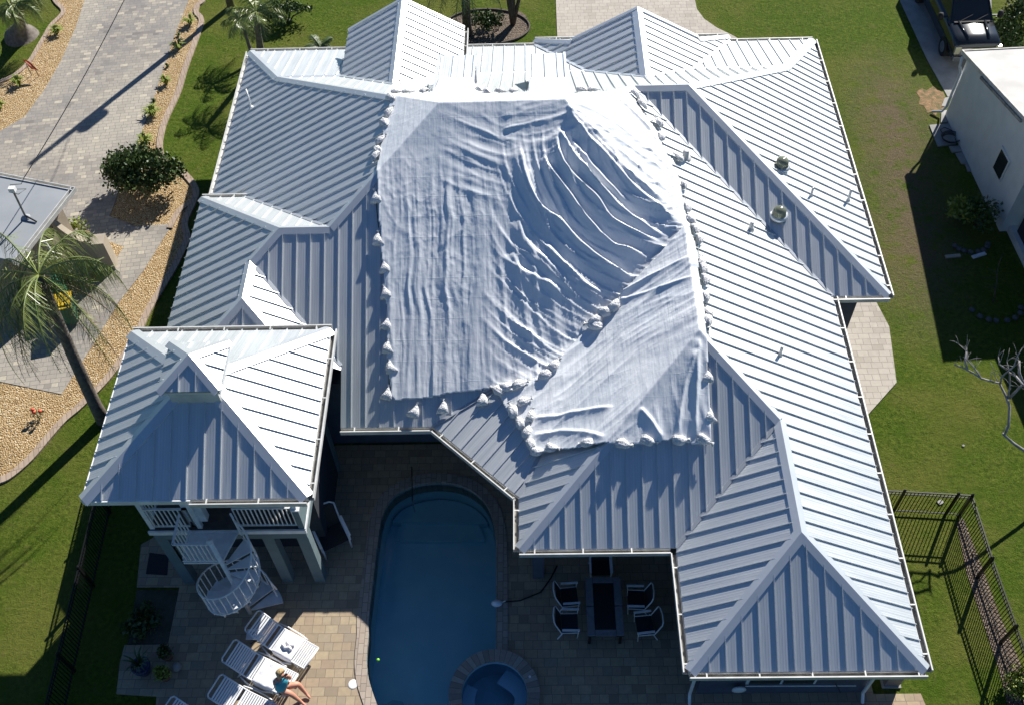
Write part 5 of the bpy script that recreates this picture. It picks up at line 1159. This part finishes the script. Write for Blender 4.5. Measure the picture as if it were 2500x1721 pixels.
m=MB(); m.add(V,[(0,1,2,3),(1,6,5,2),(0,3,4,7),(4,5,6,7)]); m.build('windshield',MDARK,tk)
for sx in (-1,1):
    m=MB(); m.beam((sx*.87,1.35,1.35),(sx*.74,2.08,1.93),.05,.05); m.build('pillar',MTRUCK,tk)
    m=MB(); m.tube([(sx*1.25,1.60,1.33),(sx*1.26,1.62,1.48),(sx*1.25,1.66,1.60)],[.10,.12,.09],10); mr=m.build('mirror',MTYRE,tk,True); m=MB(); m.beam((sx*.92,1.7,1.38),(sx*1.15,1.66,1.40),.06,.05); m.build('mirror_arm',MTRUCK,tk)
    for y in (1.0,4.9):
        m=MB(); m.tube([(sx*.74,y,.40),(sx*1.03,y,.40)],.41,24); wh=m.build('wheel',MTYRE,tk,False); m=MB(); m.tube([(sx*1.035,y,.40),(sx*1.045,y,.40)],.24,16); m.build('rim',MCHROME,wh); 
    m=MB(); m.beam((sx*.80,-.01,1.05),(sx*.80,-.01,.74),.24,.14,up=(1,0,0)); m.v=[]; m.f=[];m.uv=[]; m.box((sx*.83,.05,.90),(.24,.14,.34)); m.build('headlight',M('headlight_glass',(.55,.52,.36),.12,.3),tk)
    m=MB(); m.box((sx*.78,-.02,.50),(.22,.10,.10)); m.build('fog_light',MDARK,tk)
    for y0,y1,x0_,x1_ in ((.25,1.35,.42,.55),): m=MB(); m.beam((sx*x0_,y0,1.29),(sx*x1_,y1,1.38),.10,.03); m.build('hood_crease',MTRUCK,tk,True)
m=MB(); m.box((0,.0,.98),(1.40,.06,.06)); m.box((0,.0,.86),(1.40,.06,.05)); m.box((0,.0,.72),(1.40,.06,.06)); 
for sx in (-1,1): m.box((sx*.68,.0,.85),(.08,.08,.32))
m.box((0,-.02,.55),(1.9,.14,.20)); gr=m.build('grille',MCHROME,tk); m=MB(); m.box((0,.04,.85),(1.34,.04,.28)); m.build('grille_mesh',MBLACK,gr)
em=MB(); em.lathe([(.14,0),(.14,.02)],(0,0,0),20); em.v=[(x,-.04-z,.86+y*.5) for x,y,z in em.v]; em.build('oval_badge',MCHROME,gr)
em=MB(); em.lathe([(.115,.021),(.115,.027)],(0,0,0),20); em.v=[(x,-.04-z,.86+y*.48) for x,y,z in em.v]; em.build('badge_centre',M('badge_blue',(.03,.05,.12),.3),gr)
m=MB(); m.box((0,1.30,1.37),(1.5,.09,.02)); m.build('wiper_cowl',MTYRE,tk)
for k,x in enumerate((-.45,.2)): m=MB(); m.beam((x,1.36,1.38),(x+.5,1.55,1.53),.02,.02); m.build('wiper',MBLACK,tk)
# ------------------------------------------------------------------ patio furniture
def lounger(head,foot,label,group='white strap sun loungers on the patio',back=.50):
    h=Vector((head[0],head[1],0)); f=Vector((foot[0],foot[1],0)); d=(f-h); L=1.92; az=math.atan2(d.y,d.x); f0=f
    base=f-d.normalized()*L; o=thing('sun_lounger',label,'sun lounger',(base.x,base.y,Z0),az,group); W2=.33
    prof=[(0.05,.80),(.30,.63),(.62,.42),(.80,.34),(1.35,.34),(1.92,.33)]
    fr=MB()
    for sy in (-1,1): fr.tube([(x,sy*W2,z) for x,z in prof],.022,8)
    fr.tube([(.05,-W2,.80),(.01,-W2*.8,.83),(.01,W2*.8,.83),(.05,W2,.80)],.022,8); fr.tube([(1.92,-W2,.33),(1.92,W2,.33)],.022,8); fr.build('frame',MWHITE,o,True)
    st=MB(); seg=[];
    for (x0,z0),(x1,z1_) in zip(prof,prof[1:]):
        n_=int(math.hypot(x1-x0,z1_-z0)/.062); 
        for k in range(n_): t_=(k+.5)/n_; seg.append((x0+(x1-x0)*t_,z0+(z1_-z0)*t_,math.atan2(z1_-z0,x1-x0)))
    for x,z,a in seg[1:]:
        if .60<x<.66: continue
        st.box((x,0,z+.012),(.047,2*W2+.01,.008),M3=Matrix.Rotation(-a,3,'Y'))
    st.build('straps',MPVC,o)
    for sy in (-1,1):
        for pts in ([(.55,sy*W2,.42),(.35,sy*(W2+.03),.02)],[(1.55,sy*W2,.33),(1.70,sy*(W2+.02),.02)],):
            MB().tube(pts,.02,8).build('leg',MWHITE,o,True)
        MB().tube([(.55,sy*(W2+.06),.36),(.8,sy*(W2+.12),.22),(1.2,sy*(W2+.12),.18),(1.5,sy*(W2+.06),.28)],.02,8).build('side_rail',MWHITE,o,True)
    MB().tube([(.35,-W2-.03,.03),(.35,W2+.03,.03)],.018,6).build('cross_bar',MWHITE,o,True)
    return o
LG=[]
for (hu,hv),(fu,fv),lb in (((608,1510),(761,1607),'white strap sun lounger nearest the spiral stairs with towel across it'),((548,1582),(712,1673),'white strap sun lounger on which the woman sits'),((495,1659),(682,1760),'white strap sun lounger below the woman with no towel'),((425,1738),(560,1820),'white strap sun lounger mostly cut by the bottom picture edge')):
    LG.append(lounger(P(hu,hv,.80),P(fu,fv,.34),lb))
def towel(root,x0,x1,wd,label,seed,zoff=.38):
    n,mv=34,26; b=MB(); V=[]; Fc=[]
    for j in range(mv+1):
        for i in range(n+1):
            x=x0+(x1-x0)*i/n; s=(j/mv-.5)*wd; e=.345
            y=max(-e,min(e,s)); dz=max(0,abs(s)-e)
            y+=math.copysign(dz*.12,s) if dz>0 else 0
            zb_=.335 if x>.8 else .335+(.8-x)*.55
            nz=float(vn(np.array([x*7.+seed]),np.array([s*7.]),seed)[0])*.03
            V.append((x+.01*math.sin(s*9),y,zb_+.035+nz-dz*.96 if dz<.28 else zb_+.035-.27))
    for j in range(mv):
        for i in range(n): Fc.append((j*(n+1)+i,j*(n+1)+i+1,(j+1)*(n+1)+i+1,(j+1)*(n+1)+i))
    b.add(V,Fc); o=b.build('towel',MTOWEL,None,True); o.location=root.location; o.rotation_euler=root.rotation_euler; tag(o,label,'towel'); return o
towel(LG[0],.85,1.48,1.15,'white towel draped over the lounger nearest the spiral stairs',1)
towel(LG[1],.90,1.55,1.2,'white checked towel spread over the lounger behind the woman',2)
m=MB(); L0=LG[0]; m.tube([(0,0,.0),(.05,.02,.03),(.12,-.03,.03),(.22,.05,.03),(.3,0,.02)],.05,8); m.tube([(.05,.15,.0),(.18,.1,.03),(.3,.16,.02)],.045,8); o=m.build('folded_towel',MTOWEL,None,True); o.matrix_world=Matrix.Translation(L0.location)@Matrix.Rotation(L0.rotation_euler.z,4,'Z')@Matrix.Translation((1.02,-.1,.39)); tag(o,'rumpled small towel lying on the towel nearest the stairs','towel')
sp=P(628,1562,.02); o=thing('side_table','small folding metal side table between two loungers','side table',(sp[0],sp[1],Z0)); MB().box((0,0,.40),(.40,.30,.02)).build('table_top',MWHITE,o)
for a in (-1,1):
    for bb in (-1,1): MB().tube([(a*.16,bb*.11,.40),(-a*.16,bb*.11,0)],.012,6).build('leg',MBLACK,o)
m=MB(); m.box((0,0,.46),(.16,.1,.05)); m.lathe([(.04,.42),(.04,.52)],(.1,.05,0),10); m.build('bottles_and_book',MPALE,o)
# dark sling armchair by the tower
def slingchair(c,az,label,group,sc=1.,arm=MWHITE):
    o=thing('patio_chair',label,'patio chair',(c[0],c[1],Z0),az,group); o.scale=(sc,sc,sc)
    fr=MB()
    for sy in (-.28,.28): fr.tube([(.24,sy,.02),(.26,sy,.40),(-.20,sy,.38),(-.36,sy,.92)],.018,8)
    fr.tube([(-.36,-.28,.92),(-.40,-.2,.96),(-.42,0,.97),(-.40,.2,.96),(-.36,.28,.92)],.018,8); fr.build('frame',arm,o,True)
    for sy in (-.30,.30): MB().beam((.30,sy,.62),(-.18,sy,.64),.055,.03).build('armrest',arm,o); MB().tube([(.26,sy,.38),(.27,sy,.62)],.016,6).build('arm_support',arm,o); MB().tube([(-.16,sy*.95,.40),(-.3,sy,.02)],.018,6).build('leg',arm,o)
    s_=MB(); s_.slab([(.26,-.265,.405),(.26,.265,.405),(-.20,.265,.385),(-.20,-.265,.385)],.015); s_.build('seat',MSLING,o)
    s_=MB(); s_.slab([(-.205,-.265,.39),(-.205,.265,.39),(-.365,.265,.93),(-.365,-.265,.93)],.015); s_.build('backrest',MSLING,o)
    return o
for (x,y,az,lb) in ((.88,11.85,0.08,'upper left dark sling chair with pale frame at the dining table'),(.86,11.08,0.0,'lower left dark sling chair with pale frame at the dining table'),(2.80,11.75,math.pi-.05,'upper right dark sling chair at the dining table'),(2.98,11.0,math.pi+.1,'lower right dark sling chair turned slightly away from the table'),(1.83,12.75,-math.pi/2,'dark sling chair at the far end of the table half under the eave')): slingchair((x,y),az,lb,'sling chairs round the dining table')
o=slingchair((-5.95,13.75),-1.08,'big empty dark lounge chair with white arms beside the tower','',1.45)
tb=thing('dining_table','long rectangular grey patio table with dark glass centre','table',(1.85,11.43,Z0)); 
m=MB(); 
for sx in (-.39,.39): m.box((sx,.43,.70),(.20,.83,.04)); m.box((sx,-.43,.70),(.20,.83,.04))
for sy in (-.77,.77): m.box((0,sy,.70),(.56,.17,.04))
m.build('table_top',M('grey_slab_top',(.20,.21,.23),.6,0,(.16,.17,.19),8),tb); m=MB(); m.box((0,0,.688),(.57,1.38,.02)); m.build('glass_centre',MDARK,tb)
m=MB(); m.box((0,0,.66),(.98,1.70,.05)); m.build('apron',MBLACK,tb)
for sx in (-.42,.42):
    for sy in (-.76,.76): MB().box((sx,sy,.33),(.07,.07,.66)).build('leg',MBLACK,tb)
# pool bits
p=P(862,1669,.05); o=MB().lathe([(.13,0),(.13,.012),(.11,.018),(.01,.018)],(0,0,0),24).build('skimmer_lid',MWHITE); o.location=(p[0],p[1],Z0); tag(o,'round white skimmer lid set in the sunny pavers','lid')
p=P(923,1610,-.06); m=MB(); m.lathe([(.045*math.sin(R(a))+1e-4,.045-.045*math.cos(R(a))) for a in range(0,181,20)],(0,0,0),14,False); o=m.build('green_ball',M('neon_green',(.25,.75,.05),.5),None,True); o.location=(p[0],p[1],-.10); tag(o,'small bright green ball floating at the left pool edge','ball')
p=P(1213,1473,.1); o=thing('cleaner_bag','pale blue pool cleaner bag lying on the right pool coping','bag',(p[0],p[1],Z0+.03)); m=MB(); m.lathe([(.02,0),(.13,.03),(.15,.07),(.10,.12),(.01,.14)],(0,0,0),12); m.v=[(x*1.1,y*.75,z) for x,y,z in m.v]; m.build('bag_body',MPVC,o,True); MB().tube([(.14,.03,.05),(.24,.08,.04)],.02,6).build('nozzle',MWHITE,o)
m=MB(); m.tube([P(1216,1470,.1),P(1270,1465,.06),P(1320,1445,.06),P(1345,1410,.06),P(1360,1380,.06)],.02,6); tag(m.build('pool_hose',MBLACK),'dark hose running from pool cleaner bag toward the column','hose')
m=MB(); a_,b_=P(1005,1140,.3),P(1007,1225,.2); m.tube([a_,b_],.022,8); m.tube([a_,(a_[0],a_[1],.05)],.03,8); m.tube([b_,(b_[0],b_[1]+.05,-.5)],.02,8); tag(m.build('handrail',MCHROME),'metal pool handrail at the shaded far end of the pool','handrail')
m=MB(); 
pts=[P(1020,1618,-1.35),P(1090,1618,-1.35),P(1090,1626,-1.35),P(1020,1626,-1.35)]
m.slab([(x,y,-1.47) for x,y,z in pts],.02); kid(m,'drain_cover',M('drain_plastic',(.20,.40,.45),.5),pool)
# wall hung pool net on the south wall of the right wing
o=thing0('pool_net','long pool pole with pale leaf net hung on the south wall','pool net',(5.5,9.15,1.6)); y_=9.16
def PY(u,v,Y): 
    d=ray(u,v); t=(Y-CP[1])/d[1]; q=CP+d*t; return tuple(float(x) for x in q)
m=MB(); a_=PY(1820,1674,y_); b_=PY(2090,1673,y_); m.tube([a_,b_],.016,6); kid(m,'pole',MWHITE,o)
m=MB(); c_=PY(1804,1682,y_-.04); m.lathe([(.03,-.05),(.17,-.02),(.19,.03),(.10,.06),(.01,.07)],(0,0,0),12); m.v=[(c_[0]+x,c_[1]-z*.8,c_[2]+y*1.1) for x,y,z in m.v]; kid(m,'net_bag',MPVC,o,True)
m=MB(); m.beam(PY(2040,1668,y_-.01),PY(2052,1690,y_-.01),.02,.02); kid(m,'bracket',MBLACK,o)
# potted plants
def pot(u,v,r_,h,mat,label,leaf,n,seed,kind='spike'):
    p=P(u,v,h*.6); o=thing('potted_plant',label,'potted plant',(p[0],p[1],Z0)); m=MB(); m.lathe([(r_*.6,0),(r_*.95,h*.7),(r_,h),(r_*.88,h),(r_*.85,h*.88),(.01,h*.86)],(0,0,0),20,False); m.build('pot',mat,o,True)
    if kind=='spike':
        R_=random.Random(seed); b=MB()
        for i in range(n):
            a=R_.random()*6.28; l=R_.uniform(.6,1.)*r_*1.9; q=[(0,0,h*.9),(l*.5*math.cos(a),l*.5*math.sin(a),h+.35),(l*math.cos(a),l*math.sin(a),h+.38)]; px=(-math.sin(a)*.022,math.cos(a)*.022); V=[]
            for k,pp in enumerate(q): s=(1,.9,.1)[k]; V+=[(pp[0]+px[0]*s,pp[1]+px[1]*s,pp[2]),(pp[0]-px[0]*s,pp[1]-px[1]*s,pp[2])]
            b.add(V,[(0,1,3,2),(2,3,5,4)])
        b.build('foliage',leaf,o)
    else: leafcloud((0,0,h+.1),r_*1.2,r_*1.2,.22,n,.07,seed).build('foliage',leaf,o)
MNPOT=M('navy_glazed_pot',(.02,.03,.09),.3); MTPOT=M('terracotta',(.20,.09,.06),.8)
pot(348,1630,.26,.45,MNPOT,'large navy blue pot with long spiky leaves on the small paver pad',MLEAF,30,1)
pot(409,1600,.17,.3,MTPOT,'upper of two small pots with reddish green bushy plants',MLEAF,420,2,'b'); pot(403,1650,.17,.3,MTPOT,'lower of two small pots with yellowish green bushy plants',MLEAF2,420,3,'b')
p=P(431,1628,.1); o=thing('duck_ornament','round grey ornament standing beside the small pots','ornament',(p[0],p[1],Z0)); MB().lathe([(.10,0),(.14,.06),(.10,.16),(.03,.2)],(0,0,0),14).build('ornament_body',MCONC,o,True)
# dark floor grille, plant bed beside tower
sheet('plant_bed',PL([(335,1440),(437,1440),(410,1572),(312,1572)]),.03,MSOIL)
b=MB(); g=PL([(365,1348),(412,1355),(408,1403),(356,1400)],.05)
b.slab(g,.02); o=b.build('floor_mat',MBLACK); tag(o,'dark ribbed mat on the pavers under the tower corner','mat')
# litter on the lawn
for u,v,l_ in ((2296,1225,'white flat stone on the lawn seen through the fence'),(2352,1087,'small white scrap on the open right lawn')):
    p=P(u,v,.03); m=MB(); m.box((0,0,.0),(.17,.13,.02) if u<2300 else (.07,.06,.02),rz=.4); o=m.build('pale_stone',MCONC); o.location=p; tag(o,l_,'stone')
# ------------------------------------------------------------------ person
def skinbody(name,chains,mat,par,levels=2,root=0):
    # chains: list of lists of (point, radius); first points equal to an existing point join there
    vs=[];es=[];rs=[]; key={}
    def vid(p,r_):
        k=tuple(round(x,4) for x in p)
        if k not in key: key[k]=len(vs); vs.append(tuple(p)); rs.append(r_)
        return key[k]
    for ch in chains:
        prev=None
        for p,r_ in ch:
            i=vid(p,r_)
            if prev is not None and prev!=i: es.append((prev,i))
            prev=i
    me=bpy.data.meshes.new(name); me.from_pydata(vs,es,[]); o=bpy.data.objects.new(name,me); col.objects.link(o); me.materials.append(mat)
    if par: o.parent=par
    m=o.modifiers.new('skin','SKIN'); sv=me.skin_vertices[0].data
    for i,r_ in enumerate(rs):
        rr2=r_ if isinstance(r_,tuple) else (r_,r_); sv[i].radius=rr2; sv[i].use_root=(i==root)
    m.use_smooth_shade=True; s2=o.modifiers.new('sub','SUBSURF'); s2.levels=levels; s2.render_levels=levels
    return o
def person():
    sz=Z0+.36
    g=lambda u,v,z: Vector(P(u,v,Z0+z))
    pel=g(690,1683,.50); o=thing0('person','woman in turquoise top sitting sideways on a lounger leaning forward','person',tuple(pel)); L=Vector(o.location)
    q=lambda p: tuple(p-L)
    chest=g(680,1664,.82); neck=g(681,1655,.98); head=g(687,1645,1.08)
    shL=g(671,1662,.90); shR=g(699,1650,.90); elL=g(676,1681,.68); haL=g(694,1676,.56); fiL=g(706,1674,.54); elR=g(711,1654,.66); haR=g(703,1649,.92); 
    hipR=g(701,1676,.50); hipL=g(692,1687,.50); knR=g(727,1668,.50); knL=g(709,1692,.50); anR=g(748,1693,.10); anL=g(736,1713,.10); toR=g(758,1704,.05); toL=g(747,1722,.05)
    mid=pel.lerp(chest,.5)
    body=skinbody('body',[[(q(pel),.16),(q(mid),.165),(q(chest),.155),(q(neck),.065),(q(head),(.095,.105)),(q(head+Vector((.02,-.01,.08))),.08)],
      [(q(chest),.155),(q(shL),.075),(q(elL),.052),(q(haL),.03)],[(q(chest),.155),(q(shR),.075),(q(elR),.052),(q(haR),.03)],
      [(q(pel),.16),(q(hipR),.125),(q(hipR.lerp(knR,.5)),.108),(q(knR),.078),(q(knR.lerp(anR,.35)),.068),(q(anR),.042),(q(toR),.03)],[(q(pel),.16),(q(hipL),.125),(q(hipL.lerp(knL,.5)),.108),(q(knL),.078),(q(knL.lerp(anL,.35)),.068),(q(anL),.042),(q(toL),.03)]]
      +[[(q(haL),.03)]+[(q(haL+Vector((.05+.012*abs(k),-.02*k,.0))),.011),(q(haL+Vector((.09,-.022*k,-.02))),.008)] for k in (-1.5,-.5,.5,1.5)]
      +[[(q(haR),.03)]+[(q(haR+Vector((-.03,.016*k-.01,.05))),.011),(q(haR+Vector((-.06,.016*k-.01,.06))),.008)] for k in (-1.5,-.5,.5,1.5)]
      +[[(q(haL),.03),(q(haL+Vector((.02,.05,.01))),.010)],[(q(haR),.03),(q(haR+Vector((.03,-.02,.04))),.010)]],MSKIN,o,2)
    skinbody('top',[[(q(pel.lerp(chest,.12)),.178),(q(mid),.188),(q(chest),.178),(q(chest.lerp(neck,.55)),.12)],[(q(chest),.178),(q(shL),.09)],[(q(chest),.178),(q(shR),.09)]],MTEAL,o,2)
    skinbody('shorts',[[(q(pel.lerp(chest,.10)),.18),(q(pel),.182),(q(pel.lerp(hipR,.5)),.15),(q(hipR.lerp(knR,.12)),.132)],[(q(pel),.182),(q(hipL.lerp(knL,.12)),.132)]],MNAVY,o,2,1)
    fw=Vector((.75,-.6,-.1)).normalized(); 
    hm=MB(); hm.lathe([(1e-3,-.11)]+[(.128*math.sin(R(a)),-.128*math.cos(R(a))) for a in range(25,181,15)],(0,0,0),16,False); c=head-fw*.022+Vector((0,0,.045)); V=[]
    for x,y,z in hm.v:
        v_=Vector((x,y,z)); k=v_.dot(fw); 
        if k>.05: v_-=fw*(k-.05)
        if v_.z<-.04: v_*=.86
        V.append(tuple(c+v_*(1+.05*math.sin(x*90)*math.cos(y*80))-L))
    hm.v=V; hm.build('hair',MHAIR,o,True)
    f0=head+fw*.098; side=Vector((-fw.y,fw.x,0)).normalized()
    nm_=MB(); nm_.tube([q(f0+Vector((0,0,.03))),q(f0+fw*.022+Vector((0,0,-.005)))],[.008,.014],6); nm_.build('nose',MSKIN,o,True)
    gm=MB(); 
    for s_ in (-1,1): gm.lathe([(.001,0),(.024,.003),(.026,.008),(.001,.012)],q(f0+side*.034*s_+Vector((0,0,.028))-Vector((0,0,.006))),10,False)
    gm.beam(q(f0-side*.05+Vector((0,0,.03))),q(f0+side*.05+Vector((0,0,.03))),.02,.022); gm.build('sunglasses',MBLACK,o)
    mm=MB(); mm.beam(q(f0-side*.02+Vector((0,0,-.035))),q(f0+side*.02+Vector((0,0,-.035))),.012,.010); mm.build('mouth',M('lips',(.45,.14,.12),.5),o)
    ph=thing('phone','dark phone held up near the face of the seated woman','phone',tuple(haR+Vector((-.03,0,.07)))); MB().box((0,0,0),(.07,.015,.14),rz=.8).build('phone_body',MDARK,ph); MB().box((.0,.0,.0),(.06,.019,.12),rz=.8).build('screen',MBLACK,ph)
person()
